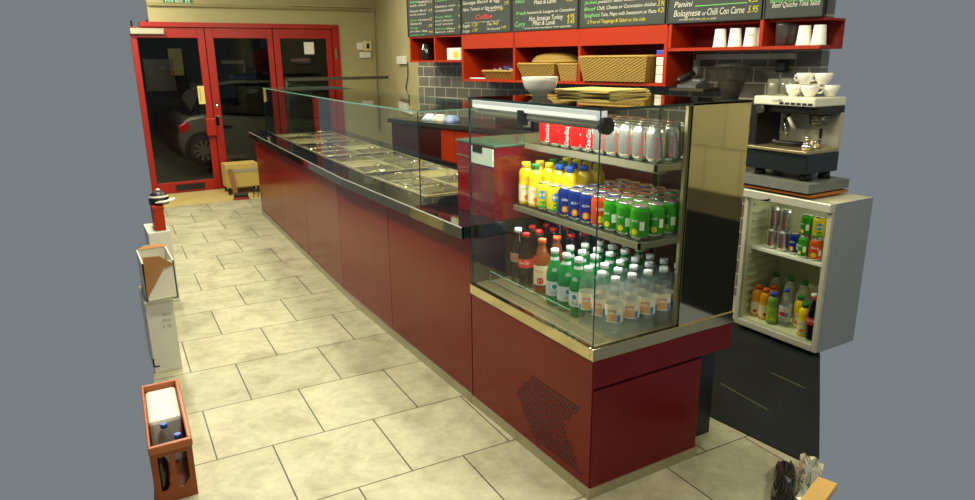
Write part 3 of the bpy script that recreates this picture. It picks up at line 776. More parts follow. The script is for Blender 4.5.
# food pans with lids
def make_pan(wx, wy):
    o = MB(); t = 0.004
    o.box(-wx / 2, wx / 2, -wy / 2, wy / 2, -0.044, -0.040)
    for s in (-1, 1):
        o.box(s * wx / 2 - t / 2, s * wx / 2 + t / 2, -wy / 2, wy / 2, -0.042, 0.004)
        o.box(-wx / 2, wx / 2, s * wy / 2 - t / 2, s * wy / 2 + t / 2, -0.042, 0.004)
        o.box(s * (wx / 2 + 0.003) - 0.007, s * (wx / 2 + 0.003) + 0.007, -wy / 2 - .006, wy / 2 + .006, 0.003, 0.006)
        o.box(-wx / 2, wx / 2, s * (wy / 2 + 0.001) - 0.006, s * (wy / 2 + 0.001) + 0.006, 0.003, 0.006)
    p = o.build('food_pan', pm('pan_steel', rgb(232, 224, 192), 0.22, 0.6))
    l = MB(); l.box(-wx / 2 + .004, wx / 2 - .004, -wy / 2 + .004, wy / 2 - .004, 0.006, 0.009)
    l.box(-wx / 2 + .03, wx / 2 - .03, -wy / 2 + .025, wy / 2 - .025, 0.009, 0.013)
    lid = l.build('lid', pm('lid_steel', rgb(232, 224, 190), 0.10, 0.9, noise=0.12, nscale=14, bump=0.25, bscale=14), p, bevel=0.003)
    MB().tube([(-0.03, 0, 0.012), (-0.028, 0, 0.030), (0.028, 0, 0.030), (0.03, 0, 0.012)], 0.0045).build('lid_handle', CHROME, lid)
    return p
pan0 = None; n = 0
bays = [(1.475, 2.255), (2.345, 3.125), (3.215, 3.995), (4.085, 5.02)]
for a, b in ((2.262, 2.345), (3.135, 3.215), (4.005, 4.085)):
    MB(BT).box(WX0 + .008, WX1 - .008, a, b, ZC - 0.045, ZC + 0.002).build('well_divider', BLACK_GL, cnt)
PAN = {}
COLN = ['customer side', 'staff side']
for bi, (a, b) in enumerate(bays):
    for ri in range(3):
        for ci in range(2):
            wy = (0.82 - 0.06) / 3 - 0.012; wx = 0.245
            y = a + 0.02 + (b - a - 0.02) * (ri + 0.5) / 3; x = WX0 + 0.014 + 0.13 + ci * 0.262
            if pan0 is None: pan0 = make_pan(wx, wy - .01); o = pan0; assert len(o.children)
            else: o = copy_tree(pan0)
            o.location = BT(x, y, ZC - 0.003); o.rotation_euler = (0, 0, 0 if y < 2.3 else -0.05)
            n = bi * 3 + ri
            opn = (n * 2 + ci + n // 3) % 4 == 1
            if opn:
                for ch in list(o.children): drop(ch)
            tag(o, ('open steel food pan' if opn else 'lidded steel food pan') + ' in the counter well, %s from the near end, %s' % (ORD[n], COLN[ci]), 'food pan', 'steel food pans set in the counter well')

# tall dark-railed screen across the far end
scr = thing('glass_partition', (1.0, 5.72, 0), 'tall clear glass partition with dark top rail beyond the food counter', 'partition')
a = on('y', 5.72, 285.5, 79.5); b = on('y', 5.72, 416, 76.4)
ZR = (a.z + b.z) / 2
MB().box(a.x, 1.72, 5.714, 5.722, 0.0, ZR - 0.01).build('pane', GLASS, scr)
MB().box(a.x, 1.72, 5.705, 5.731, ZR - 0.018, ZR + 0.014).build('top_rail', pm('dark_rail', rgb(58, 56, 44), 0.4), scr)
MB().box(a.x - 0.012, a.x + 0.012, 5.705, 5.731, 0.0, ZR + 0.01).build('post', STEEL_DK, scr)
m = MB()
for z in (1.20, 1.10, 0.98, 0.86): m.lathe([(0.012, -0.02), (0.012, 0.02)], (a.x + 0.02, 5.70, ZR - 1.30 + z + 0.05), 12, axis='y')
m.build('glass_clamps', CHROME, scr)

# ------------------------------------------------------------------ red cabinet standing on the counter
rb = thing('till_cabinet', (0.36, 1.0, ZC), 'glossy red box cabinet with pale glass top standing on the counter', 'cabinet')
RX0, RY0, RY1, RZ1 = 0.135, 0.84, 1.17, 1.135
MB().box(RX0, 0.64, RY0, RY1, ZC, RZ1 - 0.008).build('carcass', RED_BOX, rb, bevel=0.002)
MB().box(RX0 - 0.004, 0.645, RY0 - 0.004, RY1 + 0.004, RZ1 - 0.008, RZ1).build('glass_top', pm('pale_glass_top', rgb(86, 112, 96), 0.08), rb)
MB().box(RX0 - 0.003, RX0, RY0, RY1, 1.064, 1.068).build('groove_strip', STEEL, rb)
lb = MB().box(RX0 - 0.006, RX0, RY0 + 0.006, RY0 + 0.20, 1.045, 1.118).build('white_label', pm('label_white', rgb(222, 230, 222), 0.4), rb)
MB().box(RX0 - 0.009, RX0 - 0.006, RY0 + 0.09, RY0 + 0.17, 1.095, 1.122).build('label_clip', BLACK, lb)

# ------------------------------------------------------------------ on top of the case
ZTOP = ZG + 0.0005
pb = on('z', ZTOP, 542, 95)
m = MB(); m.lathe([(0.030, 0.0), (0.032, 0.010), (0.045, 0.016), (0.062, 0.034), (0.070, 0.058), (0.073, 0.075), (0.070, 0.075), (0.066, 0.058), (0.057, 0.036), (0.04, 0.022), (0.002, 0.018)], (0, 0, 0), 36)
bw = m.build('bowl', WHITE_CER); bw.location = (0.245, 0.67, ZTOP); bw.scale = (1, 1, 1)
tag(bw, 'white ceramic bowl on the glass top of the drinks display case', 'bowl')
pap = [('folded yellow paper bag at the bottom of the stack on the case', 0.0, 0), ('folded yellow paper bag second in the stack on the case', 0.008, 0.05), ('folded yellow paper bag third up in the stack on the case', 0.016, -0.04), ('folded yellow paper bag topmost in the stack beside the white bowl', 0.024, 0.08)]
for i, (lb_, dz, rz) in enumerate(pap):
    m = MB(); m.box(-0.125, 0.125, -0.145, 0.145, 0, 0.0045); m.box(-0.127, 0.127, 0.10, 0.147, 0.0044, 0.0054)
    o = m.build('paper_bag', YEL_PAPER, bevel=0.0015); o.location = (0.54 - 0.004 * i, 0.635 + 0.006 * (i % 2), ZTOP + i * 0.0057); o.rotation_euler = (0, 0, 0.15 + rz)
    tag(o, lb_, 'paper bag', 'stack of yellow paper bags on the display case')

# ------------------------------------------------------------------ menu wall: shelves and boards
def frame_unit(name, label):
    p = WT(2.0, -0.14, 1.3)
    return thing(name, p, label, 'shelf', None)
DPT = -0.275
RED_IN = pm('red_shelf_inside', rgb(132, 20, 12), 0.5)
ZSH = 1.674
# small unit
su = thing('wall_shelf', WT(3.47, DPT, 1.46), 'small red two-bay wall shelf at the far end below the chalkboards', 'shelf')
m = MB(WT); m.box(3.115, 3.84, DPT, 0, 1.462, 1.477); su_b = m.build('bottom_board', RED_SHELF, su)
MB(WT).box(3.115, 3.84, DPT, 0, 1.662, 1.674).build('top_board', RED_SHELF, su)
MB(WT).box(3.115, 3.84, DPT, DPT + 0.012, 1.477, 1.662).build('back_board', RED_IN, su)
for s in (3.815, 3.465): MB(WT).box(s - 0.004, s + 0.014, DPT + .012, 0, 1.477, 1.662).build('divider', RED_SHELF, su)
# large unit
bu = thing('wall_shelf', WT(2.1, DPT, 1.31), 'large red three-bay wall shelf holding wicker baskets', 'shelf')
MB(WT).box(1.172, 3.112, DPT, 0.0, 1.312, 1.330).build('bottom_board', RED_SHELF, bu)
MB(WT).box(1.172, 3.112, DPT, -0.02, 1.660, 1.674).build('top_board', RED_SHELF, bu)
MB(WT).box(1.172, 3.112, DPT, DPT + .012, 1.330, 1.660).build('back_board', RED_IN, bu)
for (a, b) in ((1.200, 1.855), (1.880, 2.492), (2.515, 3.09)):
    MB(WT).box(a - .02, b + .02, -0.016, 0.004, 1.563, 1.674).build('fascia_panel', RED_SHELF, bu)
for s0, s1 in ((3.092, 3.112), (2.494, 2.514), (1.857, 1.878), (1.172, 1.196)):
    MB(WT).box(s0, s1, DPT + .012, 0.003, 1.330, 1.660).build('upright', RED_SHELF, bu)
# right unit
ru = thing('wall_shelf', WT(0.7, DPT, 1.52), 'red cup shelf on the wall above the espresso machine', 'shelf')
MB(WT).box(0.265, 1.170, DPT, 0, 1.518, 1.536).build('bottom_board', RED_SHELF, ru)
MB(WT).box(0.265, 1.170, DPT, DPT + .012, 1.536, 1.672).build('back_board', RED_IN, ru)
for s in (0.577, 1.150): MB(WT).box(s - 0.002, s + 0.018, DPT + .012, 0.003, 1.536, 1.672).build('upright', RED_SHELF, ru)
MB(WT).box(0.265, 1.170, DPT, -0.03, 1.660, 1.672).build('top_board', RED_SHELF, ru)

# chalkboards
BZ1 = 2.18
bounds = [(3.84, 3.112), (3.108, 2.533), (2.527, 1.884), (1.876, 1.196), (1.189, 0.590), (0.583, 0.268)]
btxt = [
 # (px0, px1, baseline py at px0, height m, text, colour)
 [(410, 418, 3.5, .022, 'Hot', 'g'), (418, 428, 3.3, .022, 'Sandwich', 'w'), (410, 426, 7.0, .020, 'with salad', 'w'), (410, 427, 12.5, .02, 'Roast Beef', 'w'), (410, 426, 16, .02, 'and onion', 'w'), (410, 417, 21.5, .02, 'Club', 'g'), (418, 428, 21, .02, 'Chicken', 'w'), (410, 422, 25, .02, 'Salads', 'w'), (410, 418, 29, .018, 'Soup', 'g'), (410, 428, 32.5, .018, 'of the day', 'w'), (410, 425, 36, .014, 'please ask', 'g'),
  (428.5, 432, 3, .03, '3.5', 'y'), (428.5, 432, 12, .03, '3.9', 'y'), (428.5, 432, 20.5, .03, '4.2', 'y'), (428.5, 432, 27, .03, '2.8', 'y'), (429, 433, 33, .02, '95', 'y'),
  (435, 447, 2, .02, 'Toasted', 'g'), (435, 455, 8, .02, 'Ciabatta with', 'w'), (435, 453, 12, .02, 'mozzarella', 'w'), (435, 452, 18.5, .02, 'Tuna Melt', 'g'), (435, 453, 22, .02, 'and cheese', 'w'), (435, 453, 25.5, .02, 'red onion', 'w'), (435, 447, 30, .02, 'Chicken', 'g'), (447, 455, 29.6, .02, 'Mayo', 'w'), (435, 454, 33, .018, 'bacon club', 'w'),
  (458, 460.5, 7, .03, '4', 'y'), (458, 460.5, 17, .03, '4', 'y'), (458, 460.5, 28, .03, '5', 'y')],
 [(462.5, 500, 5, .030, 'Sausage Bacon & Egg', 'w'), (504, 508.5, 4.5, .028, '2.95', 'y'), (462.8, 502, 11.5, .030, 'Ham, Tomato or Egg sandwich', 'w'), (488, 496, 11.5, .016, 'toasted', 'w'), (497, 503, 10.5, .022, '+ 50', 'y'),
  (475.5, 492, 19.5, .045, 'Coffee', 'r'), (465, 500, 23.5, .012, 'all our coffees are made with fresh milk', 'w'), (462.8, 470.5, 27.5, .028, 'Regular', 'w'), (472, 477.5, 26.5, .030, '1.20', 'y'), (462.8, 469.5, 32.5, .026, 'Large', 'w'), (472.5, 477.5, 31.5, .028, '1.50', 'y'), (487, 491.5, 25.5, .028, 'Tea', 'w'), (493, 498, 25, .026, '90', 'y'), (487, 500, 30, .020, 'Hot Chocolate', 'w'), (501, 506, 28.5, .026, '1.40', 'y')],
 [(515.5, 524.5, 3.5, .028, 'Hot', 'g'), (534, 556, 4.5, .036, 'Meat & Lamb', 'w'), (566, 573, 1.5, .03, '4.50', 'y'), (516, 526, 15.2, .030, 'Fresh', 'g'), (527, 575, 14.2, .024, 'homemade Lasagne or Cannelloni', 'w'), (529, 563, 21, .040, 'Hot, Jamaican Turkey', 'w'), (532.5, 555, 25.5, .038, 'Meat & Lamb', 'w'), (515, 525, 27, .045, 'Curry', 'g'), (567, 574.5, 18.5, .036, '4.95', 'y'), (567, 574.5, 23.5, .036, '5.45', 'y'), (524.5, 571, 29.2, .016, 'all served with rice salad or fresh vegetables', 'w')],
 [(584, 597, 4.5, .026, 'Jacket', 'g'), (598, 638, 3.2, .022, 'potato with butter', 'w'), (658, 665, 0.5, .032, '2.50', 'y'), (584, 596, 11, .026, 'Beef', 'g'), (597, 656, 10, .028, 'Chilli, Cheese or Coronation chicken', 'w'), (657.5, 665, 6, .036, '3.90', 'y'), (584, 600, 17.5, .030, 'Spaghetti', 'g'), (601, 656, 16.3, .028, 'Tuna, Mayo with Sweetcorn or Pasta', 'w'), (657.5, 665, 12.5, .036, '4.20', 'y'), (587, 645, 23.8, .028, '2 Free of Toppings & Salad on the side', 'y')],
 [(674, 692.5, 7.6, .040, 'Panini', 'w'), (695, 747, 6.5, .004, '_', 'c'), (748, 758, 2.5, .038, '4.50', 'y'), (673.5, 700, 17, .046, 'Bolognese', 'w'), (702, 706, 15.4, .030, 'or', 'w'), (707, 744, 15.1, .046, 'Chilli Con Carne', 'w'), (747.5, 758, 12.6, .044, '5.95', 'y'), (679, 700, 20.8, .016, 'served with rice', 'w'), (701, 706, 20, .018, 'pitta', 'y'), (707, 716, 19.6, .016, 'or salad', 'w')],
 [(770, 800, 3.0, .022, 'Baked Potato', 'g'), (801, 820, 2.0, .020, 'Specials', 'g'), (772, 797, 8.0, .034, 'Beef Quiche', 'w'), (799, 820, 6.0, .034, 'Tuna Salad', 'w')],
]
blab = ['chalkboard menu in two columns at the far end of the wall', 'chalkboard menu with red Coffee heading', 'chalkboard menu listing Hot Jamaican Turkey with prices', 'chalkboard menu with yellow bottom line above the wicker basket bay', 'chalkboard menu listing Panini and Bolognese or Chilli Con Carne', 'chalkboard menu above the glasses at the end of the cup shelf']
CI = {'w': 0, 'g': 1, 'y': 2, 'r': 3, 'c': 1}
for i, ((sa, sb), lines) in enumerate(zip(bounds, btxt)):
    root = thing('menu_board', WT((sa + sb) / 2, 0.01, 1.675), blab[i], 'menu board', 'chalkboard menus above the red shelves')
    MB(WT).box(sb + .003, sa - .003, -0.02, 0.004, 1.677, BZ1).build('board', BOARD, root)
    fm = MB(WT)
    fm.box(sb + .001, sb + .008, -0.02, 0.010, 1.676, BZ1); fm.box(sa - .008, sa - .001, -0.02, 0.010, 1.676, BZ1); fm.box(sb + .008, sa - .008, -0.02, 0.010, 1.676, 1.683)
    if i == 0: fm.box(3.455, 3.462, -0.02, 0.008, 1.683, BZ1)
    fm.build('frame', pm('board_frame', rgb(34, 38, 34), 0.5), root)
    tm = MB()
    for (x0, x1, y, h, s, c) in lines:
        s0, z0 = wl(x0, y, 0.006); s1, _ = wl(x1, y, 0.006)
        if s == '_':
            mm = [WT(s0, 0.006, z0), WT(s1, 0.006, z0), WT(s1, 0.006, z0 + h), WT(s0, 0.006, z0 + h)]
            tm.add(mm, [(0, 1, 2, 3)], CI[c]); continue
        put_text(tm, s, lambda a_, b_, s0=s0, z0=z0: WT(s0 - a_, 0.006, z0 + b_), s0 - s1, h * 0.8, CI[c])
    tm.build('chalk_writing', [CH_W, CH_G, CH_Y, CH_R], root)

# things on the shelves
def wthing_box(name, s0, s1, n0, n1, z0, z1, mat, label, cat, bevel=0.004):
    o = MB(WT).box(s0, s1, n0, n1, z0, z1).build(name, mat, bevel=bevel)
    origin_to(o, WT((s0 + s1) / 2, (n0 + n1) / 2, z0)); return tag(o, label, cat)
def cup(x, y, z, up=False):
    pass
CUPM = pm('paper_cup', rgb(240, 238, 228), 0.5)
def make_cup():
    h, r0, r1 = 0.105, 0.034, 0.044
    m = MB(); m.lathe([(r1, 0), (r1 + .001, 0.004), (r1 - .001, 0.005), (r0, h), (r0 - .004, h), (r0 - .004, h - .006), (0.002, h - .006)], (0, 0, 0), 22)
    o = m.build('paper_cup', CUPM)
    MB().lathe([(r1 + .0018, 0.0), (r1 + .0024, 0.003), (r1 + .001, 0.006)], (0, 0, 0), 22, close=False).build('rolled_rim', WHITE, o)
    return o
cup0 = make_cup()
cup_px = [(719.5, 46.5), (734.5, 46.8), (750, 46.8), (758.5, 46.8), (803, 46.8), (818, 46.8)]
cl = ['white upturned paper cup standing first in the row on the cup shelf', 'white upturned paper cup second in the row on the cup shelf', 'white upturned paper cup with grey print third in the row', 'white upturned paper cup tucked behind the shelf upright', 'white upturned paper cup right beside the drinking glasses', 'white upturned paper cup at the very end of the cup shelf']
for i, (px, py) in enumerate(cup_px):
    s, z = wl(px, py, -0.06 if i != 3 else -0.10)
    o = cup0 if i == 0 else copy_tree(cup0)
    o.location = WT(s, -0.06 if i != 3 else -0.10, 1.5365); o.scale = (0.86, 0.86, 0.95)
    tag(o, cl[i], 'paper cup', 'upturned paper cups on the cup shelf')
    if i == 2:
        pr_ = MB()
        wtext(pr_, 'enjoy', -0.012, 0.060, 0.030, 0.012, 0.0406, 0, ang0=-2.5); _w = pr_.build('cup_print', pm('print_mid', rgb(120, 120, 110), 0.6)); _w.parent = o
GLS = glass('tumbler_glass', (0.80, 0.82, 0.78, 1), 0.95, 1.5, 0.05)
for i, (px, n_) in enumerate([(781, -0.06), (790, -0.10)]):
    s, z = wl(px, 46, n_)
    o = MB().lathe([(0.030, 0), (0.036, 0.10), (0.036, 0.118), (0.034, 0.118), (0.030, 0.012), (0.002, 0.010)], (0, 0, 0), 20).build('drinking_glass', GLS)
    o.location = WT(s, n_, 1.5365); tag(o, ['clear drinking glass at the front of the cup shelf', 'clear drinking glass half behind another on the cup shelf'][i], 'glass', 'drinking glasses on the cup shelf')
# small unit contents
dj = MB(); dj.lathe([(0.05, 0), (0.055, 0.02), (0.05, 0.10), (0.035, 0.13), (0.035, 0.15)], (0, 0, 0), 18)
o = dj.build('dark_jar', pm('smoked_jar', rgb(26, 24, 22), 0.08, coat=0.5)); s, z = wl(427, 60, -0.08); o.location = WT(s, -0.08, 1.4775); tag(o, 'dark shiny jar in the first bay of the small shelf', 'jar')
s0, _ = wl(447, 60, -0.05); s1, _ = wl(460.5, 60, -0.05)
o = wthing_box('white_carton', s1, s0, -0.17, -0.05, 1.4775, 1.575, WHITE, 'small white carton with yellow sticker in the second bay of the small shelf', 'carton')
m = MB(WT); sc, _ = wl(456, 57, -0.05)
pts = [(sc + 0.035 * math.cos(2 * PI * i / 16), -0.0485, 1.52 + 0.03 * math.sin(2 * PI * i / 16)) for i in range(16)]
m.add(pts, [tuple(range(16))]); m.build('yellow_sticker', PY, o)

def basket(name, s0, s1, n0, n1, z0, z1, label, tilt=0.0, taper=0.04, wall=0.012):
    """open woven tray: outer walls, inner walls, rolled rim"""
    sc, nc = (s0 + s1) / 2, (n0 + n1) / 2
    hs, hn, h = (s1 - s0) / 2, (n1 - n0) / 2, z1 - z0
    def T(a, b, c):
        cz = c * math.cos(tilt) - b * math.sin(tilt); bn = b * math.cos(tilt) + c * math.sin(tilt)
        return WT(sc + a, nc + bn, z0 + cz)
    m = MB(T)
    def ring(ds, dn, z): return [(-hs + ds, -hn + dn, z), (hs - ds, -hn + dn, z), (hs - ds, hn - dn, z), (-hs + ds, hn - dn, z)]
    pts = ring(taper, taper, 0) + ring(0, 0, h) + ring(wall, wall, h) + ring(taper + wall, taper + wall, wall)
    fs = [(3, 2, 1, 0)]
    for r in range(3):
        for i in range(4):
            j = (i + 1) % 4; fs.append((r * 4 + i, r * 4 + j, r * 4 + 4 + j, r * 4 + 4 + i))
    fs.append((12, 13, 14, 15))
    m.add(pts, fs)
    o = m.build(name, WICK)
    rm = MB(); loop = [T(*p) for p in ring(wall / 2, wall / 2, h)]
    lp = []
    for i in range(4):
        a, b = loop[i], loop[(i + 1) % 4]
        lp += [a.lerp(b, t) for t in (0.05, 0.5, 0.95)]
    lp.append(lp[0]); rm.tube(lp, 0.009, 8)
    origin_to(o, WT(sc, nc, z0))
    rm.build('woven_rim', pm('wicker_rim', rgb(172, 138, 58), 0.6, bump=0.5, bscale=160), o)
    return tag(o, label, 'basket', 'wicker baskets in the wall shelf')
ZB = 1.3305
b0 = basket('wicker_basket', 2.53, 2.90, -0.22, -0.01, ZB, ZB + 0.062, 'low wicker tray of paper sachets in the far bay of the large shelf')
for i in range(12):
    m = MB(); m.add([(-.022, -.032, 0), (.022, -.032, 0), (.022, .032, 0), (-.022, .032, 0), (-.016, -.026, .007), (.016, -.026, .007), (.016, .026, .007), (-.016, .026, .007)], [(3, 2, 1, 0), (4, 5, 6, 7), (0, 1, 5, 4), (1, 2, 6, 5), (2, 3, 7, 6), (3, 0, 4, 7)])
    if i < 9:
        o = m.build('sachet', [pm('sachet_white', rgb(225, 226, 232), 0.4), pm('sachet_blue', rgb(90, 100, 170), 0.4)][i % 3 == 1])
        fx = 2.58 + (i % 5) * 0.062; o.location = WT(fx, -0.06 - 0.05 * (i // 5), ZB + 0.035 + 0.016 * (i % 2) + 0.02 * (i // 5)); o.rotation_euler = (1.05, 0.2 * (i % 3 - 1), PHI + PI / 2 + 0.5 * math.sin(i * 2.1))
        tag(o, ('blue paper sachet standing in the low wicker tray' if i % 3 == 1 else 'white paper sachet standing in the low wicker tray'), 'sachet', 'blue sachets in the wicker tray' if i % 3 == 1 else 'white sachets in the wicker tray')
    else:
        o = m.build('sachet', pm('sachet_white', rgb(225, 226, 232), 0.4)); o.location = WT(2.93 + (i - 9) * 0.055, -0.05 - 0.015 * (i % 2), ZB + 0.002); o.rotation_euler = (0.0, 0.0, PHI + 0.4 * i)
        tag(o, ['white sachet lying on the shelf beside the wicker tray', 'white sachet lying in the middle of the loose sachets', 'white sachet lying nearest the end of the large shelf'][i - 9], 'sachet', 'loose sachets on the large shelf')
basket('wicker_basket', 2.10, 2.485, -0.25, 0.0, ZB, ZB + 0.115, 'square wicker basket in the middle bay with another basket inside')
basket('wicker_basket', 1.905, 2.090, -0.26, -0.02, ZB, ZB + 0.113, 'narrow wicker basket leaning at the side of the middle bay', taper=0.02)
# shallow oval basket lying upside down on top
m = MB(); hs, hn = 0.21, 0.11
seg = 28; prof = [(1.0, 0.0), (0.99, 0.02), (0.85, 0.045), (0.55, 0.062), (0.02, 0.066)]
pts = []
for (r, h) in prof:
    for k in range(seg):
        a = 2 * PI * k / seg; pts.append((hs * r * math.cos(a), hn * r * math.sin(a), h))
fs = [tuple(range(seg - 1, -1, -1))]
for i in range(len(prof) - 1):
    for k in range(seg):
        fs.append((i * seg + k, i * seg + (k + 1) % seg, (i + 1) * seg + (k + 1) % seg, (i + 1) * seg + k))
fs.append(tuple((len(prof) - 1) * seg + k for k in range(seg)))
m.add(pts, fs, 0, True)
o = m.build('wicker_basket', WICK); o.location = WT(2.20, -0.125, ZB + 0.126); o.rotation_euler = (0, 0, PHI + PI / 2)
rm = MB(); rm.tube([(hs * math.cos(2 * PI * k / 24), hn * math.sin(2 * PI * k / 24), 0.006) for k in range(25)], 0.008, 8); _w = rm.build('woven_rim', MATS['wicker_rim']); _w.parent = o
tag(o, 'oval wicker basket upside down on top of the square one', 'basket', 'wicker baskets in the wall shelf')
# big basket tipped forward in the right bay
basket('wicker_basket', 1.285, 1.845, -0.25, 0.045, ZB + 0.004, ZB + 0.160, 'large wicker basket in the bay beside the white and blue cartons', tilt=0.0, taper=0.03)
# white cartons with blue top beside it
for i in range(3):
    o = wthing_box('white_carton', 1.205, 1.262, -0.20, -0.02, ZB + 0.0005 + i * 0.052, ZB + 0.050 + i * 0.052, WHITE, ['white carton at the bottom of the pile in the wicker basket bay', 'white carton in the middle of the pile in the wicker basket bay', 'white carton at the top of the pile under the blue packet'][i], 'carton', 0.003)
    tag(o, group='cartons piled beside the large wicker basket')
o = wthing_box('blue_packet', 1.204, 1.263, -0.20, -0.018, ZB + 0.158, ZB + 0.196, pm('packet_blue', rgb(60, 70, 170), 0.4), 'blue packet with red stripe on the pile of white cartons', 'packet')
MB(WT).box(1.203, 1.264, -0.0185, -0.0165, ZB + 0.158, ZB + 0.170).build('red_stripe', PR, o)

# rail, bracket and hook under the cup shelf
s0, z0 = wl(698, 55, -0.27); s1, z1 = wl(796, 57, -0.27)
rl = thing('wall_rail', WT((s0 + s1) / 2, -0.27, z0 - 0.02), 'white rail on the grey tiles under the cup shelf', 'rail')
MB(WT).box(s1, s0, -0.28, -0.25, z0 - 0.028, z0 + 0.004).build('bar', WHITE, rl)
MB(WT).box(s0 - 0.012, s0 + 0.018, -0.28, -0.255, z0 - 0.13, z0 - 0.028).build('bracket', WHITE, rl)
s, z = wl(784, 66, -0.25)
hk = MB(WT); hk.box(s - 0.030, s + 0.030, -0.25, -0.20, z - 0.035, z + 0.035); o = hk.build('scoop_holder', BLACK, bevel=0.012); origin_to(o, WT(s, -0.225, z - .035)); tag(o, 'small black scoop holder hanging from the white wall rail', 'holder')

# back counter under the menu wall, seen through the glass
bc = thing('back_counter', WT(2.3, 0.0, 0), 'red fronted back counter with dark worktop along the tiled wall', 'counter')
for i, (a, b) in enumerate(((1.05, 1.70), (1.70, 2.35), (2.35, 2.92), (2.92, 3.10), (3.10, 3.80))):
    MB(WT).box(a + .003, b - .003, 0.236, 0.25, 0.08, 0.955).build('door_panel', RED_SHELF if i in (3, 1, 2) else pm('dark_unit', rgb(52, 14, 10), 0.4), bc)
MB(WT).box(1.05, 3.80, DPT + .002, 0.234, 0.02, 0.955).build('carcass', pm('case_core', rgb(40, 8, 8), 0.5), bc)
MB(WT).box(1.03, 3.82, DPT + .002, 0.275, 0.957, 0.99).build('worktop', pm('dark_worktop', rgb(34, 34, 30), 0.25), bc)
def oven(px, label):
    s, _ = wl(px, 122, 0.16)
    r = thing('microwave_oven', WT(s, 0.0, 0.9905), label, 'microwave', 'microwave ovens on the back counter')
    MB(WT).box(s - 0.19, s + 0.19, -0.18, 0.15, 0.995, 1.215).build('casing', STEEL_DK, r, bevel=0.006)
    d = MB(WT).box(s - 0.10, s + 0.18, 0.15, 0.165, 1.005, 1.205).build('door', BLACK, r, bevel=0.004)
    MB(WT).box(s - 0.07, s + 0.15, 0.165, 0.167, 1.035, 1.175).build('door_window', pm('oven_window', rgb(40, 42, 38), 0.08), d)
    MB(WT).box(s - 0.095, s - 0.085, 0.165, 0.185, 1.03, 1.18).build('handle', CHROME, d)
    MB(WT).box(s - 0.185, s - 0.11, 0.15, 0.156, 1.01, 1.20).build('control_panel', GREY_PL, r)
    for a in (-.15, .15):
        for b in (-.14, .12): MB(WT).box(s + a - .012, s + a + .012, b - .012, b + .012, 0.9905, 0.996).build('foot', BLACK, r)
oven(512, 'microwave oven on the back counter, farther of the two'); oven(553, 'microwave oven on the back counter, nearer of the two')
for i, (px, py, c, lb_) in enumerate([(429, 118, (196, 206, 222), 'crumpled pale blue cloth on the dark back worktop'), (439, 119, (226, 222, 200), 'crumpled white cloth between two blue ones on the worktop'), (450, 119, (150, 166, 206), 'crumpled mid blue cloth beside the knives on the worktop')]):
    s, _ = wl(px, py, 0.15)
    m = MB(); seg = 14
    pts = [(0, 0, .055)]
    for rr, h in ((.03, .05), (.055, .028), (.07, .0)):
        for k in range(seg):
            a = 2 * PI * k / seg; q = rr * (1 + .22 * math.sin(3 * a + i) + .12 * math.sin(7 * a)); pts.append((q * math.cos(a), q * math.sin(a), max(0, h + .010 * math.sin(5 * a + rr * 90)) if h > 0 else 0))
    fs = [(0, 1 + k, 1 + (k + 1) % seg) for k in range(seg)]
    for r in range(2):
        for k in range(seg): fs.append((1 + r * seg + k, 1 + r * seg + (k + 1) % seg, 1 + (r + 1) * seg + (k + 1) % seg, 1 + (r + 1) * seg + k))
    fs.append(tuple(1 + 2 * seg + k for k in range(seg - 1, -1, -1)))
    m.add(pts, fs, 0, True); o = m.build('cloth', pm('cloth%d' % i, rgb(*c), 0.8)); o.location = WT(s, 0.13, 0.9905); tag(o, lb_, 'cloth', 'cloths on the back worktop')

# telephone and tray beside the shelf end
s, z = wl(703, 84, -0.12)
PH = pm('phone_grey', rgb(92, 96, 98), 0.35)
tr = MB(WT); tr.box(0.93, 1.165, -0.272, -0.03, 1.286, 1.302); o = tr.build('small_shelf', pm('dark_shelf', rgb(58, 48, 26), 0.5)); origin_to(o, WT(1.05, -0.275, 1.286)); tag(o, 'small dark ledge on the tiled wall carrying the telephone', 'shelf')
ph = thing('telephone', WT(1.07, -0.14, 1.3025), 'grey desk telephone on the small dark ledge beside the red shelf', 'telephone')
m = MB(WT); m.prism([(1.00, -0.21, 1.3025), (1.13, -0.21, 1.3025), (1.13, -0.06, 1.3025), (1.00, -0.06, 1.3025)], (0, 0, 0.02)); m.add([(1.00, -0.21, 1.3226), (1.13, -0.21, 1.3226), (1.13, -0.06, 1.3226), (1.00, -0.06, 1.3226), (1.01, -0.20, 1.358), (1.12, -0.20, 1.358)], [(0, 3, 2, 1), (3, 2, 5, 4), (0, 1, 5, 4), (0, 4, 3), (1, 2, 5)])
m.build('body', PH, ph)
m = MB(); m.tube([WT(1.115, -0.05, 1.338), WT(1.115, -0.06, 1.352), WT(1.115, -0.13, 1.372), WT(1.115, -0.20, 1.390), WT(1.115, -0.21, 1.378)], 0.015, 8); hs_ = m.build('handset', pm('phone_dark', rgb(52, 56, 58), 0.35), ph)
MB(WT).box(1.03, 1.08, -0.145, -0.144, 1.335, 1.35).build('display', pm('lcd', rgb(150, 165, 160), 0.3), ph)

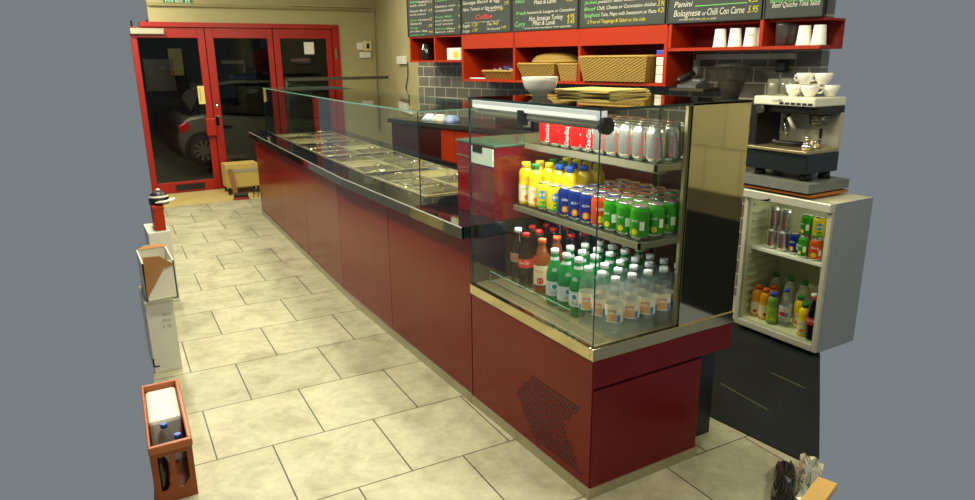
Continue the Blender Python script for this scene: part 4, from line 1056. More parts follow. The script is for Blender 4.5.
# ------------------------------------------------------------------ espresso corner
FX = 1.70
ms = thing('espresso_bench', (1.95, 0.60, 0.80), 'grey worktop with orange edge carrying the espresso machine above the fridge', 'worktop')
MB().box(FX - 0.015, 1.99, 0.42, 0.83, 0.812, 0.826).build('orange_board', pm('orange_board', rgb(176, 104, 26), 0.5), ms)
MB().box(FX - 0.035, 1.99, 0.42, 0.85, 0.835, 0.880).build('grey_slab', pm('grey_slab', rgb(112, 116, 108), 0.45, noise=0.1, nscale=30), ms)
MB().box(FX + 0.02, 1.97, 0.44, 0.82, 0.826, 0.835).build('packer', BLACK, ms)
em = thing('espresso_machine', (1.95, 0.60, 0.88), 'steel espresso machine on the grey bench by the tiled wall', 'coffee machine')
MB().box(FX - 0.005, 1.95, 0.465, 0.835, 0.918, 1.018).build('base_housing', pm('machine_blue_black', rgb(30, 38, 42), 0.3), em, bevel=0.008)
for x in (FX + .06, 1.91):
    for y in (0.51, 0.78): MB().lathe([(0.03, 0.8805), (0.026, 0.918)], (x, y, 0), 14).build('foot', BLACK, em)
MB().box(FX - 0.02, FX + 0.24, 0.465, 0.84, 1.018, 1.034).build('drip_tray', STEEL, em, bevel=0.003)
MB().box(FX + 0.22, 1.95, 0.465, 0.80, 1.034, 1.215).build('back_panel', pm('machine_white', rgb(198, 194, 170), 0.3, 0.3), em)
MB().box(FX + 0.04, 1.95, 0.465, 0.80, 1.205, 1.245).build('head_housing', pm('machine_head', rgb(60, 58, 50), 0.3, 0.6), em, bevel=0.006)
tp = MB().box(FX + 0.0, 1.95, 0.465, 0.815, 1.245, 1.288).build('cup_tray', pm('machine_fascia', rgb(226, 224, 200), 0.3), em, bevel=0.006)
m = MB()
for i in range(6):
    y = 0.475 + i * 0.032; m.box(FX - 0.002, FX + 0.001, y, y + 0.024, 1.252, 1.262)
m.build('tray_slots', BLACK, tp)
mm = MB(); put_text(mm, 'caffe', lambda a_, b_: Vector((FX - 0.0015, 0.70 - a_, 1.262 + b_)), 0.06, 0.014); mm.build('maker_text', GREY_PL, tp)
MB().box(FX + 0.02, FX + 0.22, 0.80, 0.84, 1.034, 1.245).build('end_cover', BLACK, em, bevel=0.004)
MB().lathe([(0.022, 0), (0.024, 0.012), (0.018, 0.03)], (FX + 0.0, 0.775, 1.222), 16, axis='x').build('steam_knob', STEEL_DK, em)
for yy in (0.525,):
    m = MB(); m.lathe([(0.040, 1.150), (0.046, 1.165), (0.046, 1.205)], (FX + 0.14, yy, 0), 20); m.lathe([(0.05, 1.188), (0.05, 1.2)], (FX + 0.14, yy, 0), 20)
    m.build('group_head', STEEL_DK, em)
m = MB(); m.tube([(FX + 0.14, 0.68, 1.205), (FX + 0.10, 0.69, 1.17), (FX + 0.09, 0.68, 1.12), (FX + 0.11, 0.665, 1.07)], 0.008); m.build('steam_wand', CHROME, em)
m = MB(); m.tube([(FX + 0.10, 0.655, 1.16), (FX + 0.07, 0.645, 1.185), (FX + 0.10, 0.63, 1.115)], 0.012); m.build('wand_sleeve', WHITE, em)
MB().box(FX + 0.215, FX + 0.222, 0.555, 0.568, 1.075, 1.125).build('switch_slot', BLACK, em)
pf = thing('portafilter', (FX + 0.10, 0.56, 1.0345), 'steel portafilter with black handle lying on the drip tray', 'portafilter')
m = MB(); m.tube([(FX + 0.03, 0.70, 1.064), (FX + 0.04, 0.68, 1.056), (FX + 0.07, 0.63, 1.052), (FX + 0.10, 0.575, 1.052)], 0.014, 10); m.build('handle', BLACK, pf)
m = MB(); m.lathe([(0.028, 1.0345), (0.034, 1.040), (0.034, 1.068), (0.036, 1.072)], (FX + 0.14, 0.530, 0), 20); m.tube([(FX + 0.10, 0.575, 1.052), (FX + 0.128, 0.55, 1.052)], 0.008); m.build('basket', CHROME, pf)
m = MB(); m.lathe([(0.024, 1.0345), (0.028, 1.038), (0.028, 1.058), (0.010, 1.064), (0.008, 1.082), (0.018, 1.088), (0.018, 1.098)], (FX + 0.05, 0.515, 0), 16); o = m.build('tamper', CHROME); origin_to(o, (FX + .05, 0.515, 1.0345)); tag(o, 'small steel tamper standing on the drip tray', 'tamper')
# cups and glasses on the machine
cupp = [(1.80, 0.655, 0), (1.79, 0.560, 0), (1.885, 0.610, 0), (1.885, 0.515, 0), (1.815, 0.610, 1), (1.85, 0.535, 1)]
clab = ['white china cup on the coffee machine nearest the glass jars', 'white china cup in the lower row, middle, on the coffee machine', 'white china cup behind the others on the coffee machine', 'white china cup at the very end of the coffee machine', 'white china cup tipped on top of the lower cups', 'white china cup stacked on top at the end of the coffee machine']
ccup = None
for i, (x, y, lv) in enumerate(cupp):
    if ccup is None:
        m = MB(); m.lathe([(0.022, 0), (0.024, 0.006), (0.038, 0.025), (0.045, 0.055), (0.043, 0.056), (0.036, 0.028), (0.002, 0.010)], (0, 0, 0), 22)
        ccup = m.build('china_cup', WHITE_CER)
        MB().tube([(0.040, 0, 0.046), (0.058, 0, 0.044), (0.062, 0, 0.032), (0.052, 0, 0.020), (0.036, 0, 0.020)], 0.0045, 8).build('handle', WHITE_CER, ccup)
        o = ccup
    else: o = copy_tree(ccup)
    o.location = (x, y, 1.2885 + 0.0568 * lv); o.rotation_euler = (0, 0, -2.2 + i * 0.9)
    if lv and i == 4: o.rotation_euler = (0.0, 0.0, 2.8)
    tag(o, clab[i], 'cup', 'china cups on the coffee machine')
for i, (x, y) in enumerate([(1.79, 0.775), (1.86, 0.715), (1.90, 0.782)]):
    o = MB().lathe([(0.026, 0), (0.028, 0.004), (0.028, 0.082), (0.026, 0.082), (0.025, 0.008), (0.002, 0.006)], (0, 0, 0), 18).build('glass_jar', glass('jar_glass', (0.80, 0.82, 0.74, 1), 0.9, 1.5, 0.18, (0.6, 0.6, 0.5, 1))); o.location = (x, y, 1.2885)
    tag(o, ['clear glass jar at the corner of the coffee machine top', 'clear glass jar beside the china cups on the coffee machine', 'clear glass jar at the back corner of the coffee machine'][i], 'jar', 'glass jars on the coffee machine')
# grinder
gx, gy = 1.95, 1.18
gr = thing('coffee_grinder', (gx, gy, 0.99), 'coffee grinder with smoky hopper of beans behind the steel case end', 'coffee grinder')
MB().box(gx - 0.09, gx + 0.09, gy - 0.08, gy + 0.08, 0.991, 1.24).build('body', BLACK, gr, bevel=0.01)
SMK = glass('smoked_plastic', (0.62, 0.62, 0.54, 1), 0.7, 1.4, 0.12, (0.2, 0.2, 0.16, 1))
MB().lathe([(0.045, 1.24), (0.098, 1.42)], (gx, gy, 0), 24, close=False).build('hopper', SMK, gr)
MB().lathe([(0.100, 1.42), (0.102, 1.435), (0.09, 1.445), (0.01, 1.448)], (gx, gy, 0), 24).build('hopper_lid', SMK, gr)
tag(MB().lathe([(0.042, 1.242), (0.072, 1.345), (0.01, 1.355)], (gx, gy, 0), 20).build('beans', pm('coffee_beans', rgb(44, 26, 14), 0.5, bump=0.8, bscale=120), gr), kind='stuff')

# ------------------------------------------------------------------ bar fridge
FY0, FY1 = 0.305, 0.815
FB = 2.02
fr = thing('bar_fridge', (1.95, 0.545, 0), 'white undercounter bar fridge full of drinks below the espresso bench', 'fridge')
LIN = pm('fridge_liner', rgb(214, 214, 176), 0.4)
m = MB(); m.box(FX + .02, FB, FY0, FY0 + .022, 0.03, 0.80); m.box(FX + .02, FB, FY1 - .022, FY1, 0.03, 0.80); m.box(FX + .02, FB, FY0 + .022, FY1 - .022, 0.78, 0.80); m.box(FB - .025, FB, FY0 + .022, FY1 - .022, 0.03, 0.78); m.box(FX + .02, FB - .025, FY0 + .022, FY1 - .022, 0.03, 0.075)
m.build('cabinet', LIN, fr)
MB().box(FX + .02, FB, FY0 - .003, FY0 - .0005, 0.03, 0.80).build('outer_side', pm('fridge_grey', rgb(140, 146, 150), 0.5), fr)
m = MB(); m.box(FX, FX + .022, FY0, FY0 + .026, 0.03, 0.755); m.box(FX, FX + .022, FY1 - .026, FY1, 0.03, 0.755); m.box(FX, FX + .022, FY0 + .026, FY1 - .026, 0.03, 0.066)
m.build('door_frame', pm('fridge_frame', rgb(176, 176, 156), 0.35), fr, bevel=0.004)
tr_ = MB().box(FX - 0.018, FX + .022, FY0, FY1, 0.755, 0.802).build('top_rail', pm('fridge_rail', rgb(206, 206, 186), 0.3, 0.3), fr, bevel=0.006)
MB().prism([(FX - 0.021, FY1 - .11, 0.757), (FX - 0.021, FY1 - .16, 0.757), (FX - 0.021, FY1 - .175, 0.775)], (0.004, 0, 0)).build('rail_tab', BLACK, tr_)
MB().box(FX + .004, FX + .009, FY0 + .02, FY1 - .02, 0.06, 0.76).build('glass_door', GLASS, fr)
MB().box(FX + .06, FB - .03, FY0 + .024, FY1 - .024, 0.462, 0.476).build('shelf', WHITE, fr)
m = MB()
for i in range(14):
    z = 0.12 + i * 0.045
    if abs(z - 0.469) < 0.03: continue
    m.box(FX + .05, FB - .03, FY1 - .030, FY1 - .022, z, z + .012); m.box(FX + .05, FB - .03, FY0 + .022, FY0 + .030, z, z + .012)
m.build('liner_ribs', pm('rib_shade', rgb(200, 200, 160), 0.5), fr)
for x in (FX + .06, FB - .06):
    for y in (FY0 + .06, FY1 - .04): MB().lathe([(0.02, 0.0068), (0.02, 0.03)], (x, y, 0), 12).build('foot', BLACK, fr)
FZ = 0.477
def fy(px, py, x): return on('x', x, px, py).y
tags = [('silver', 772, 1.82, 0, 'silver red cola can in the fridge, lower, nearest the ribbed wall'), ('silver', 783.5, 1.82, 0, 'silver red cola can in the fridge, lower, next to the blue can'), ('silver', 772.5, 1.82, 1, 'silver red cola can stacked on top nearest the fridge wall'), ('silver', 784.5, 1.82, 1, 'silver red cola can stacked on top, second from the fridge wall'),
        ('blue', 796, 1.82, 0, 'blue soda can alone on the fridge shelf beside the green cans'), ('green', 805.5, 1.80, 0, 'lower of the two stacked green soda cans in the fridge'), ('green', 806, 1.80, 1, 'upper of the two stacked green soda cans in the fridge'), ('orange', 817, 1.80, 0, 'lower can at the far right of the fridge shelf, orange with print'), ('lemon', 818, 1.80, 1, 'upper can at the far right of the fridge shelf, yellow and blue')]
for k, px, x, lv, lb_ in tags:
    put(k, x, fy(px, 240, x), FZ + lv * 0.1155, PI + 0.3 + random.uniform(-.3, .3), lb_, 'can', 'cans on the fridge shelf')
MILK = pm('milk_bottle', rgb(196, 196, 168), 0.3)
PROTO['oj'] = make_bottle(JUI, OJ, 0.0185, 0.156, CAPO, (0.0304, 0.018, 0.086), MATS['label_juice'], deco_juice, [PO, PR], caph=0.022)
PROTO['smoothie'] = make_bottle(JUI, pm('green_juice', rgb(120, 140, 60), 0.3), 0.0185, 0.156, CAPB, (0.0304, 0.018, 0.100), pm('label_lime', rgb(150, 180, 50), 0.5), deco_juice, [PG, PY], caph=0.022)
PROTO['fizzy'] = make_bottle(WAT, PETC, 0.0150, 0.194, CAPB, (0.0315, 0.058, 0.120), pm('label_white2', rgb(220, 215, 210), 0.5), deco_water, [PR, PB, PW, PR])
MLK = [(0.03, 0), (0.036, 0.004), (0.038, 0.02), (0.038, 0.14), (0.028, 0.18), (0.017, 0.198), (0.017, 0.21)]
PROTO['milk'] = make_bottle(MLK, MILK, 0.0195, 0.208, CAPG)
fb = [('oj', 754, 1.80, 'orange juice bottle with orange cap, closest to the fridge side wall'), ('oj', 764, 1.79, 'orange juice bottle with orange cap, second along the fridge floor'), ('oj', 771, 1.87, 'orange juice bottle with orange cap standing behind the front pair'), ('smoothie', 772, 1.77, 'green juice bottle with blue cap on the fridge floor'), ('fizzy', 784.5, 1.79, 'clear water bottle with blue cap on the fridge floor'), ('juice_green', 799, 1.84, 'yellow juice bottle with green cap standing behind on the fridge floor'), ('juice_green', 804.5, 1.76, 'yellow juice bottle with green cap in front on the fridge floor'), ('water', 812, 1.84, 'clear water bottle with white cap on the fridge floor'), ('cola', 818.5, 1.75, 'dark cola bottle in the near corner of the fridge floor'),
      ('milk', 775, 1.94, 'pale milk bottle in the back row of the fridge, first'), ('milk', 790, 1.94, 'pale milk bottle in the back row of the fridge, second'), ('milk', 804, 1.94, 'pale milk bottle in the back row of the fridge, third')]
for k, px, x, lb_ in fb:
    yy = min(max(fy(px, 315 if x < 1.92 else 290, x), FY0 + .06), FY1 - .065)
    put(k, x, yy, 0.0755, PI + 0.2 + random.uniform(-.3, .3), lb_, 'bottle', 'bottles on the fridge floor')
for k, p in list(PROTO.items()):
    if k not in used_proto: drop(p)

# rubber mat behind the case
mt = [(0.80, 0.16), (0.83, -0.30), (0.677 + 0.19, -0.427 + 0.13), (1.69, 0.265), (1.69, 1.2), (1.50, 1.6), (0.80, 1.6)]
mt = [(0.80, 0.16), (0.835, -0.315), (1.749, 0.305), (1.80, 0.345), (1.80, 1.0), (1.40, 1.9), (0.86, 1.9)]
o = MB().prism([(x, y, 0.0005) for x, y in mt], (0, 0, 0.006)).build('rubber_mat', MAT_RUB); tag(o, 'scuffed black rubber mat on the floor between case and fridge', 'mat')
m = MB()
for a, b in (((720, 383), (768, 410)), ((770, 372), (805, 388))):
    p, q = on('z', 0.0068, *a), on('z', 0.0068, *b); d = (q - p); t = Vector((-d.y, d.x, 0)).normalized() * 0.003
    m.add([p - t, q - t, q + t, p + t], [(0, 1, 2, 3)])
m.build('scuff_lines', pm('scuff', rgb(96, 92, 66), 0.7), o)

# ------------------------------------------------------------------ far wall fittings
s_ = MB().box(-0.335, -0.045, DY - 0.012, DY - 0.0005, 2.085, 2.24).build('exit_sign', pm('exit_green', rgb(38, 130, 58), 0.4)); origin_to(s_, (-0.19, DY - .006, 2.085)); tag(s_, 'green and white fire exit sign above the entrance doors', 'sign')
m = MB()
put_text(m, 'Fire exit', lambda a_, b_: Vector((-0.315 + a_, DY - 0.0135, 2.108 + b_)), 0.175, 0.040, 0, 0.0)
m.build('lettering', PW, s_)
m = MB(); m.add([(-0.112, DY - .0135, 2.092), (-0.072, DY - .0135, 2.092), (-0.072, DY - .0135, 2.235), (-0.112, DY - .0135, 2.235)], [(0, 1, 2, 3)]); m.build('door_symbol', PW, s_)
m = MB(); m.tube([(-0.10, DY - .0145, 2.10), (-0.094, DY - .0145, 2.14), (-0.088, DY - .0145, 2.165)], 0.004, 6); m.tube([(-0.082, DY - .0145, 2.10), (-0.094, DY - .0145, 2.14)], 0.004, 6); m.tube([(-0.105, DY - .0145, 2.16), (-0.08, DY - .0145, 2.15)], 0.003, 6); m.lathe([(0.008, -0.003), (0.008, 0.0)], (-0.087, DY - .0145, 2.18), 10, axis='y'); m.build('running_figure', pm('exit_green2', rgb(38, 120, 58), 0.5), s_)
def plate(px0, py0, px1, py1, name, label, cat, mat=WHITE, depth=0.03):
    a = on('y', DY, px0, py1); b = on('y', DY, px1, py0)
    o = MB().box(a.x, b.x, DY - depth, DY - 0.0005, a.z, b.z).build(name, mat, bevel=0.005); origin_to(o, ((a.x + b.x) / 2, DY - depth / 2, a.z)); return tag(o, label, cat)
o = plate(363, 41, 370.5, 51, 'thermostat', 'cream thermostat box with dark dial beside the red door frame', 'thermostat', pm('cream_box', rgb(226, 214, 150), 0.5))
a = on('y', DY - 0.034, 368, 46)
MB().box(a.x - .018, a.x + .018, DY - 0.034, DY - 0.03, a.z - .03, a.z + .03).build('dial', BLACK, o)
plate(357, 42.5, 362.3, 50, 'light_switch', 'small white switch just left of the thermostat', 'switch')
plate(359.5, 52, 370, 58, 'switch_plate', 'wide white switch plate below the thermostat', 'switch')
p1, p2 = WT(4.10, -0.28, 0), Vector((2.10, DY, 0))
# socket on the side wall near the shelf end
def sidewall(px, py, off=0.0):
    d = (p2 - p1).normalized(); nrm = Vector((-d.y, d.x, 0)); nrm = nrm if nrm.dot(CAMP - p1) > 0 else -nrm
    r = ray(px, py); t = (p1 + nrm * off - CAMP).dot(nrm) / r.dot(nrm); return CAMP + r * t, d, nrm
def side_plate(px0, py0, px1, py1, name, label, cat):
    a, d, nr = sidewall(px0, py1); b, _, _ = sidewall(px1, py0)
    q = [Vector((a.x, a.y, a.z)), Vector((b.x, b.y, a.z)), Vector((b.x, b.y, b.z)), Vector((a.x, a.y, b.z))]
    q = [v + nr * 0.001 for v in q]
    o = MB().prism(q, nr * 0.03).build(name, WHITE, bevel=0.004); origin_to(o, (q[0] + q[1]) / 2); return tag(o, label, cat)
side_plate(399.5, 56, 407, 64, 'wall_socket', 'white socket on the cream wall by the end of the red shelf', 'socket')
side_plate(401, 104.5, 413, 110, 'wall_socket', 'white double socket low on the cream wall seen through glass', 'socket')
c0 = [sidewall(x, y, 0.012)[0] for x, y in ((407.5, 62), (408, 75), (406, 88), (408.5, 98), (410, 106))]
o = MB().tube(c0, 0.006, 8).build('cable', BLACK); origin_to(o, c0[-1]); tag(o, 'thin black cable hanging down from the wall socket', 'cable')
o = MB().tube([(1.05, DY - 0.035, 2.115), (2.0, DY - 0.035, 2.115), (2.06, DY - 0.035, 2.10), (2.068, DY - 0.012, 2.05), (2.068, DY - 0.012, 0.6)], 0.009, 8).build('conduit_pipe', pm('conduit', rgb(172, 163, 118), 0.6)); origin_to(o, (2.068, DY - .035, 0.6)); tag(o, 'cream pipe running above the doors and down the corner', 'pipe')

# ------------------------------------------------------------------ clutter by the doors
bx = thing('cardboard_box', (0.20, 6.60, 0.0), 'cardboard box with silver tape between the counter and the door', 'box')
MB().box(0.04, 0.40, 6.52, 6.78, 0.10, 0.36).build('carton', pm('pale_card', rgb(196, 170, 92), 0.8), bx)
MB().box(0.038, 0.402, 6.515, 6.518, 0.27, 0.305).build('tape', pm('silver_tape', rgb(190, 186, 164), 0.3, 0.4), bx)
m = MB()
for x in (0.06, 0.38):
    for y in (6.54, 6.76): m.box(x - .01, x + .01, y - .01, y + .01, 0.0, 0.10)
for z in (0.04, 0.095): m.box(0.05, 0.39, 6.535, 6.545, z - .004, z + .004); m.box(0.05, 0.39, 6.755, 6.765, z - .004, z + .004)
m.build('wire_stand', BLACK, bx)
pl = MB().prism([(0.085, 6.42, 0.0), (0.135, 6.42, 0.0), (0.105, 6.47, 0.32), (0.055, 6.47, 0.32)], (0, 0.02, 0)).build('wooden_board', pm('board_wood', rgb(140, 96, 48), 0.6)); origin_to(pl, (0.11, 6.43, 0)); tag(pl, 'narrow brown board leaning by the cardboard box at the door', 'board')
sh = thing('door_stop', (0.15, 6.30, 0), 'black and red iron-shaped doorstop on the floor by the door', 'doorstop')
m = MB(); m.prism([(0.05, 6.27, 0.026), (0.20, 6.24, 0.026), (0.215, 6.31, 0.026), (0.07, 6.34, 0.026)], (0, 0, 0.045)); m.build('upper', BLACK, sh, bevel=0.012)
m = MB(); m.prism([(0.045, 6.265, 0.0), (0.205, 6.232, 0.0), (0.222, 6.315, 0.0), (0.065, 6.345, 0.0)], (0, 0, 0.026)); m.build('red_sole', pm('sole_red', rgb(150, 40, 24), 0.5), sh, bevel=0.006)
wr = MB()
for i in range(3):
    x = 0.27 + i * 0.05; wr.tube([(x, 6.30, 0.004), (x, 6.30, 0.10), (x + .02, 6.38, 0.10), (x + .02, 6.38, 0.004)], 0.004, 6)
wr.tube([(0.26, 6.30, 0.05), (0.40, 6.30, 0.05)], 0.004, 6); wr.tube([(0.28, 6.38, 0.05), (0.42, 6.38, 0.05)], 0.004, 6); wr.tube([(0.26, 6.30, 0.10), (0.40, 6.30, 0.10)], 0.004, 6)
o = wr.build('wire_rack', BLACK); origin_to(o, (0.33, 6.34, 0.0)); tag(o, 'small black wire rack on the floor at the counter end', 'rack')

# ------------------------------------------------------------------ stack along the left side
Y0 = 1.90
def xa(px, py, y): return on('y', y, px, py).x
lo = thing('carton', (-1.15, 2.05, 0), 'white closed carton with printed mark at the bottom of the stack', 'carton')
x1 = xa(173, 300, Y0)
MB().box(x1 - 0.125, x1, Y0, Y0 + 0.34, 0.0, 0.36).build('box', CARD_W, lo, bevel=0.003)
MB().prism([(x1 - .135, Y0 - .001, 0.36), (x1, Y0 - .001, 0.36), (x1 + .004, Y0 - .05, 0.40), (x1 - .1, Y0 - .05, 0.395)], (0, 0.004, 0)).build('flap', CARD_W, lo)
m = MB(); put_text(m, 'L', lambda a_, b_: Vector((x1 - .128 + a_, Y0 - .002, 0.035 + b_)), 0.03, 0.05, 0, 0.0); m.build('print_mark', pm('ink_black', rgb(40, 36, 30), 0.7), lo)
m = MB()
for i in range(3): put_text(m, ['TRADE', 'PACK', '12'][i], lambda a_, b_, i=i: Vector((x1 - .06 + a_, Y0 - .002, 0.29 - i * .03 + b_)), 0.04, 0.014, 0, 0.0)
m.build('faint_print', pm('ink_grey', rgb(150, 148, 142), 0.7), lo)
up = thing('carton', (-1.12, 2.08, 0.362), 'open carton with brown inner flap on top of the white one', 'carton')
x2 = xa(173.5, 260, Y0 + .03)
t = 0.006; zb, zt = 0.3615, 0.555
m = MB(); m.box(x2 - .14, x2, Y0 + .03, Y0 + .03 + t, zb, zt); m.box(x2 - t, x2, Y0 + .03, Y0 + .34, zb, zt); m.box(x2 - .14, x2 - .14 + t, Y0 + .03, Y0 + .34, zb, zt); m.box(x2 - .14, x2, Y0 + .34 - t, Y0 + .34, zb, zt); m.box(x2 - .14, x2, Y0 + .03, Y0 + .34, zb, zb + t)
m.build('box', CARD_W, up)
m = MB(); m.prism([(x2 - .138, Y0 + .026, zb + .02), (x2 - .05, Y0 + .026, zb + .16), (x2 - .002, Y0 + .026, zt - .02), (x2 - .06, Y0 + .026, zt + .03), (x2 - .132, Y0 + .026, zt + .035)], (0, -0.003, 0)); m.build('brown_flap', CARD_B, up)
m = MB(); m.prism([(x2 - .138, Y0 + .33, zt), (x2, Y0 + .33, zt), (x2 - .01, Y0 + .36, zt + .01), (x2 - .1, Y0 + .36, zt + .012)], (0, 0.004, 0)); m.build('back_flap', CARD_B, up)
# white box, red box and shoe behind
Yb = 3.0
xb = xa(172, 240, Yb); zb2 = on('y', Yb, 169, 231).z
wb = MB().box(xb - .13, xb, Yb, Yb + .3, 0, zb2).build('white_box', CARD_W, bevel=0.004); origin_to(wb, (xb - .065, Yb + .15, 0)); tag(wb, 'white box standing behind the cartons and carrying a red box', 'box')
xr = xa(164.5, 215, Yb + .03); zr2 = on('y', Yb + .03, 162, 206).z
rbx = thing('red_box', (xr - .05, Yb + .12, zb2), 'small bright red box on the white box behind the cartons', 'box')
MB().box(xr - .06, xr, Yb + .03, Yb + .22, zb2 + .0005, zr2 - .02).build('tub', RED_SHELF, rbx, bevel=0.004)
MB().box(xr - .063, xr + .003, Yb + .027, Yb + .223, zr2 - .02, zr2).build('lid', RED_SHELF, rbx, bevel=0.003)
cp = thing('cap', (xr - .03, Yb + .10, zr2), 'black and white peaked cap resting on the small red box', 'cap')
m = MB(); m.lathe([(0.058, 0), (0.060, 0.03), (0.050, 0.06), (0.026, 0.078), (0.004, 0.082)], (xr - .012, Yb + .12, zr2 + .0005), 20); m.build('crown', BLACK, cp)
m = MB(); cx_, cy_ = xr - .012, Yb + .12
pk = [(cx_ + .045 * math.cos(a), cy_ + .045 * math.sin(a), zr2 + .002) for a in [(-1.9 + i * 0.28) for i in range(9)]] + [(cx_ + .095 * math.cos(a), cy_ + .095 * math.sin(a), zr2 + .022) for a in [(0.34 - i * 0.28) for i in range(9)]]
m.prism(pk, (0, 0, 0.005)); m.build('peak', pm('cap_white_trim', rgb(214, 210, 196), 0.6), cp)
m = MB(); m.lathe([(0.012, 0.080), (0.014, 0.092), (0.003, 0.098)], (cx_, cy_, zr2), 10); m.lathe([(0.0515, 0.056), (0.056, 0.045)], (cx_, cy_, zr2), 20, close=False); m.build('white_band', MATS['cap_white_trim'], cp)

# bottle crate
CRT = pm('crate_plastic', rgb(140, 66, 22), 0.4)
KY0, KY1, KZ = 0.745, 1.27, 0.225
kx1 = -1.165; kx0 = kx1 - 0.135
ck = thing('bottle_crate', ((kx0 + kx1) / 2, (KY0 + KY1) / 2, 0), 'orange brown plastic bottle crate on the floor with bottles inside', 'crate')
lean = 0.045
def KT(x, y, z): return Vector((x + lean * (y - KY0) + 0.0 * z, y, z))
m = MB(KT); m.box(kx0, kx1, KY0, KY1, 0.0, 0.012); m.build('base', CRT, ck)
m = MB(KT); m.box(kx0 - .002, kx1 + .004, KY0 - .006, KY0 + .012, KZ - .03, KZ); m.box(kx0 - .002, kx1 + .004, KY1 - .012, KY1 + .006, KZ - .03, KZ); m.box(kx1 - .012, kx1 + .004, KY0 + .012, KY1 - .012, KZ - .03, KZ); m.box(kx0 - .002, kx0 + .008, KY0 + .012, KY1 - .012, KZ - .03, KZ)
m.build('rim', pm('crate_rim', rgb(170, 92, 44), 0.4), ck, bevel=0.004)
# near side with two windows
m = MB(KT); yk = KY0; 
xs = [kx0, kx0 + 0.022, kx0 + 0.060, kx0 + 0.076, kx0 + 0.116, kx1]
m.box(kx0, kx1, yk, yk + .008, 0.012, 0.045); m.box(kx0, kx1, yk, yk + .008, KZ - .045, KZ - .03)
for a, b in ((xs[0], xs[1]), (xs[2], xs[3]), (xs[4], xs[5])): m.box(a, b, yk, yk + .008, 0.045, KZ - .045)
for a, b in ((xs[1], xs[2]), (xs[3], xs[4])):
    m.add([(b, yk, 0.045), (b, yk, 0.075), (b - .022, yk, 0.045), (b, yk + .008, 0.045), (b, yk + .008, 0.075), (b - .022, yk + .008, 0.045)], [(0, 1, 2), (3, 5, 4), (0, 3, 4, 1), (1, 4, 5, 2), (2, 5, 3, 0)])
m.build('slotted_side', CRT, ck)
m = MB(KT); m.box(kx1 - .008, kx1, KY0 + .008, KY1, 0.012, KZ - .03); m.box(kx0, kx1, KY1 - .008, KY1, 0.012, KZ - .03); m.box(kx0, kx0 + .006, KY0 + .008, KY1, 0.012, KZ - .03)
m.build('solid_sides', CRT, ck)
sk = MB(KT); sk.box(kx0 + .008, kx1 - .012, 0.975, 1.258, 0.0125, 0.205); o = sk.build('paper_pack', pm('pack_white', rgb(226, 226, 214), 0.6), bevel=0.015); origin_to(o, KT((kx0 + kx1) / 2, 1.1, 0.0125)); tag(o, 'white wrapped pack standing inside the orange brown crate', 'pack')
for i, (px, py, yy, lb_) in enumerate([(163.5, 424, 0.945, 'clear bottle with blue cap lying deeper in the crate'), (177.5, 434, 0.87, 'clear bottle with blue cap near the crate window')]):
    q = on('z', 0.205, px, py)
    o = copy_tree(PROTO['fizzy']); o.location = (q.x, q.y, 0.0128); o.scale = (.8, .8, .92); o.rotation_euler = (0, 0, i); tag(o, lb_, 'bottle', 'clear bottles in the crate')
    for ch in o.children:
        if ch.name.startswith('label'): 
            drop(ch)
for i, (dx, yy) in enumerate([(0.022, 0.785), (0.026, 0.845)]):
    o = MB().lathe([(0.020, 0), (0.022, 0.01), (0.022, 0.09), (0.009, 0.125), (0.009, 0.15)], (0, 0, 0), 14).build('dark_bottle', COLA); o.location = KT(kx0 + dx + .006, yy, 0.0125); tag(o, ['small dark bottle in the crate just behind the first window', 'small dark bottle in the crate standing behind the other dark one'][i], 'bottle', 'dark bottles in the crate')

# ------------------------------------------------------------------ table corner, foil and black bag at the lower right
tb = thing('wooden_trestle', (0.12, -0.72, 0), 'pale wooden plank edge in front of the crumpled foil', 'trestle')
e0, e1 = on('z', 0.40, 799, 500), on('z', 0.40, 822, 471)
dv = (e1 - e0).normalized(); nv = Vector((dv.y, -dv.x, 0))
A_ = e0 - dv * 0.12; B_ = e1 - dv * 0.03
tp_ = [A_, B_, B_ + nv * 0.05, A_ + nv * 0.05]
MB().prism([p + Vector((0, 0, -0.022)) for p in tp_], (0, 0, 0.022)).build('table_top', pm('pale_wood', rgb(206, 166, 96), 0.45, noise=0.12, nscale=14), tb, bevel=0.003)
for (i, j) in ((0.10, 0.5), (0.85, 0.5)):
    p = A_.lerp(B_, i) + nv * 0.05 * j 
    MB().box(p.x - .012, p.x + .012, p.y - .012, p.y + .012, 0.0, 0.378).build('leg', pm('pale_wood', rgb(206, 166, 96), 0.45), tb)
def crumple(name, base, hgt, seed, mat, n=16, amp=0.02, smooth=False):
    rnd = random.Random(seed); base = [Vector(p) for p in base]
    c = sum(base, Vector()) / len(base); ring = []
    for i in range(len(base)):
        a, b = base[i], base[(i + 1) % len(base)]
        for k in range(6): ring.append(a.lerp(b, k / 6))
    n = len(ring); L = 7; pts = []; fs = []
    for l in range(L):
        t_ = l / (L - 1)
        for p in ring:
            q = p.lerp(c, 0.35 * t_ ** 1.5)
            j = Vector((rnd.uniform(-1, 1), rnd.uniform(-1, 1), rnd.uniform(-1, 1))) * amp * (0 if l == 0 else 1)
            pts.append(q + Vector((0, 0, hgt * t_)) + j)
    pts.append(c + Vector((0, 0, hgt * 0.97)))
    for l in range(L - 1):
        for k in range(n): fs.append((l * n + k, l * n + (k + 1) % n, (l + 1) * n + (k + 1) % n, (l + 1) * n + k))
    for k in range(n): fs.append(((L - 1) * n + k, (L - 1) * n + (k + 1) % n, L * n))
    fs.append(tuple(range(n - 1, -1, -1)))
    m = MB(); m.add(pts, fs, 0, smooth); o = m.build(name, mat); origin_to(o, (c.x, c.y, base[0].z)); return o
g = lambda px, py: on('z', 0.001, px, py)
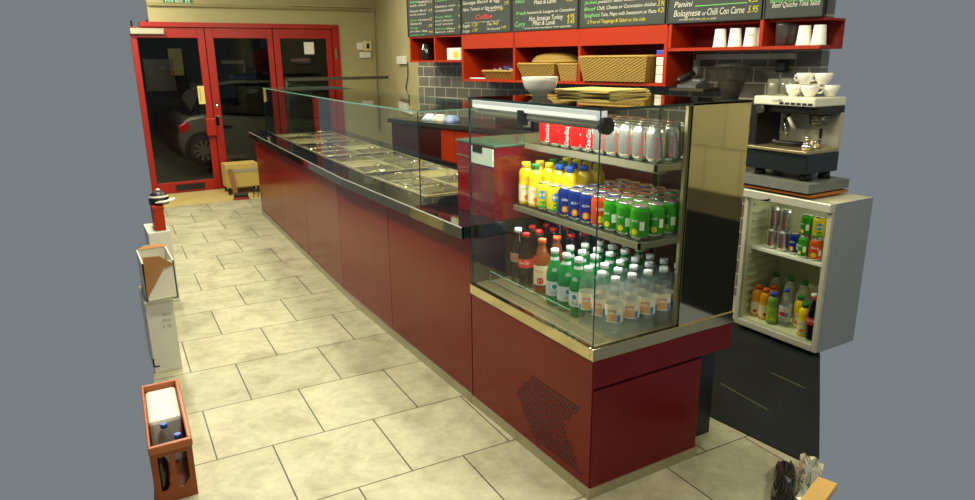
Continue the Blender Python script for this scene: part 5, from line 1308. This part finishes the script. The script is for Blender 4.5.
o = crumple('black_bag', [g(770, 512), g(791, 512), g(794, 468), g(775, 466)], 0.055, 3, pm('bag_black', rgb(34, 28, 20), 0.15, noise=0.3, nscale=12), amp=0.007); tag(o, 'crumpled black plastic bag on the floor beside the foil', 'bag')
o = crumple('foil_sheet', [g(796, 506), g(820, 506), g(821, 466), g(800, 462)], 0.06, 5, pm('crumpled_foil', rgb(235, 235, 215), 0.18, 0.8), amp=0.011); tag(o, 'crumpled silver foil behind the pale wooden plank', 'foil')

# ------------------------------------------------------------------ light
def area(name, loc, size, power, col=(1.0, 0.93, 0.72), rot=(0, 0, 0), sy=None):
    l = bpy.data.lights.new(name, 'AREA'); l.energy = power; l.color = col; l.size = size
    if sy: l.shape = 'RECTANGLE'; l.size_y = sy
    else: l.shape = 'DISK'
    o = bpy.data.objects.new(name, l); COL.objects.link(o); o.location = loc; o.rotation_euler = rot
    return o
WARM = (1.0, 0.93, 0.72)
for i, y in enumerate((-0.6, 0.8, 2.2, 3.6, 5.0, 6.2)):
    area('ceiling_lamp', (-0.85, y, 2.55), 0.22, 18 if y < 0 else 31, WARM)
for i, y in enumerate((1.6, 2.8, 4.0, 5.2)):
    area('ceiling_lamp', (0.62, y, 2.55), 0.16, 16, WARM)
area('board_fill', (0.55, 1.6, 2.5), 0.3, 26, WARM, (0, -0.9, 0.2), 1.6)  # unseen light aimed at the menu wall to lighten boards and tiles
area('case_lamp_and_fill', (0.13, 0.41, ZG - 0.02), 0.06, 8.0, (1.0, 0.97, 0.88), (0, 0, 0), 0.7)
area('case_lamp_and_fill', (XM + 0.03, 0.40, ZM - 0.032), 0.03, 2.6, (1.0, 0.98, 0.92), (0, 0, 0), 0.68)  # fill added under the middle shelf to brighten the deck bottles
area('case_lamp_and_fill', (XT + 0.03, 0.40, ZT - 0.032), 0.03, 1.4, (1.0, 0.98, 0.92), (0, 0, 0), 0.68)  # fill added under the top shelf for the cans below it
area('fridge_lamp', (1.80, 0.545, 0.765), 0.10, 0.4, (1.0, 0.97, 0.80), (0, 0, 0), 0.35)

_q = (Vector((2.1, 1.2, 1.15)) - Vector((0.9, 0.1, 2.3))).to_track_quat('-Z', 'Y').to_euler()
area('machine_fill', (0.9, 0.1, 2.3), 0.25, 9, WARM, _q)  # unseen fill added to lighten the tiles under the cup shelf
area('side_fill', (1.3, -1.7, 2.5), 0.3, 26, WARM)  # unseen fill added to brighten the cream wall mirrored in the steel panel
area('street_fill', (-0.1, 7.6, 1.87), 0.5, 7, (1.0, 0.95, 0.8), (0.7, 0, 0))  # unseen fill added outside the doors to brighten the parked car
w = bpy.data.worlds.new('world'); SC.world = w; w.use_nodes = True
bg = w.node_tree.nodes['Background']; bg.inputs[0].default_value = rgb(121, 127, 130); bg.inputs[1].default_value = 1.0
SC.view_settings.view_transform = 'Standard'
SC.view_settings.look = 'None'
SC.view_settings.exposure = 0.0
SC.cycles.max_bounces = 10; SC.cycles.transparent_max_bounces = 40
SC.cycles.glossy_bounces = 4; SC.cycles.diffuse_bounces = 4
SC.cycles.caustics_reflective = False; SC.cycles.caustics_refractive = False
SC.cycles.sample_clamp_indirect = 4.0
SC.cycles.use_denoising = True
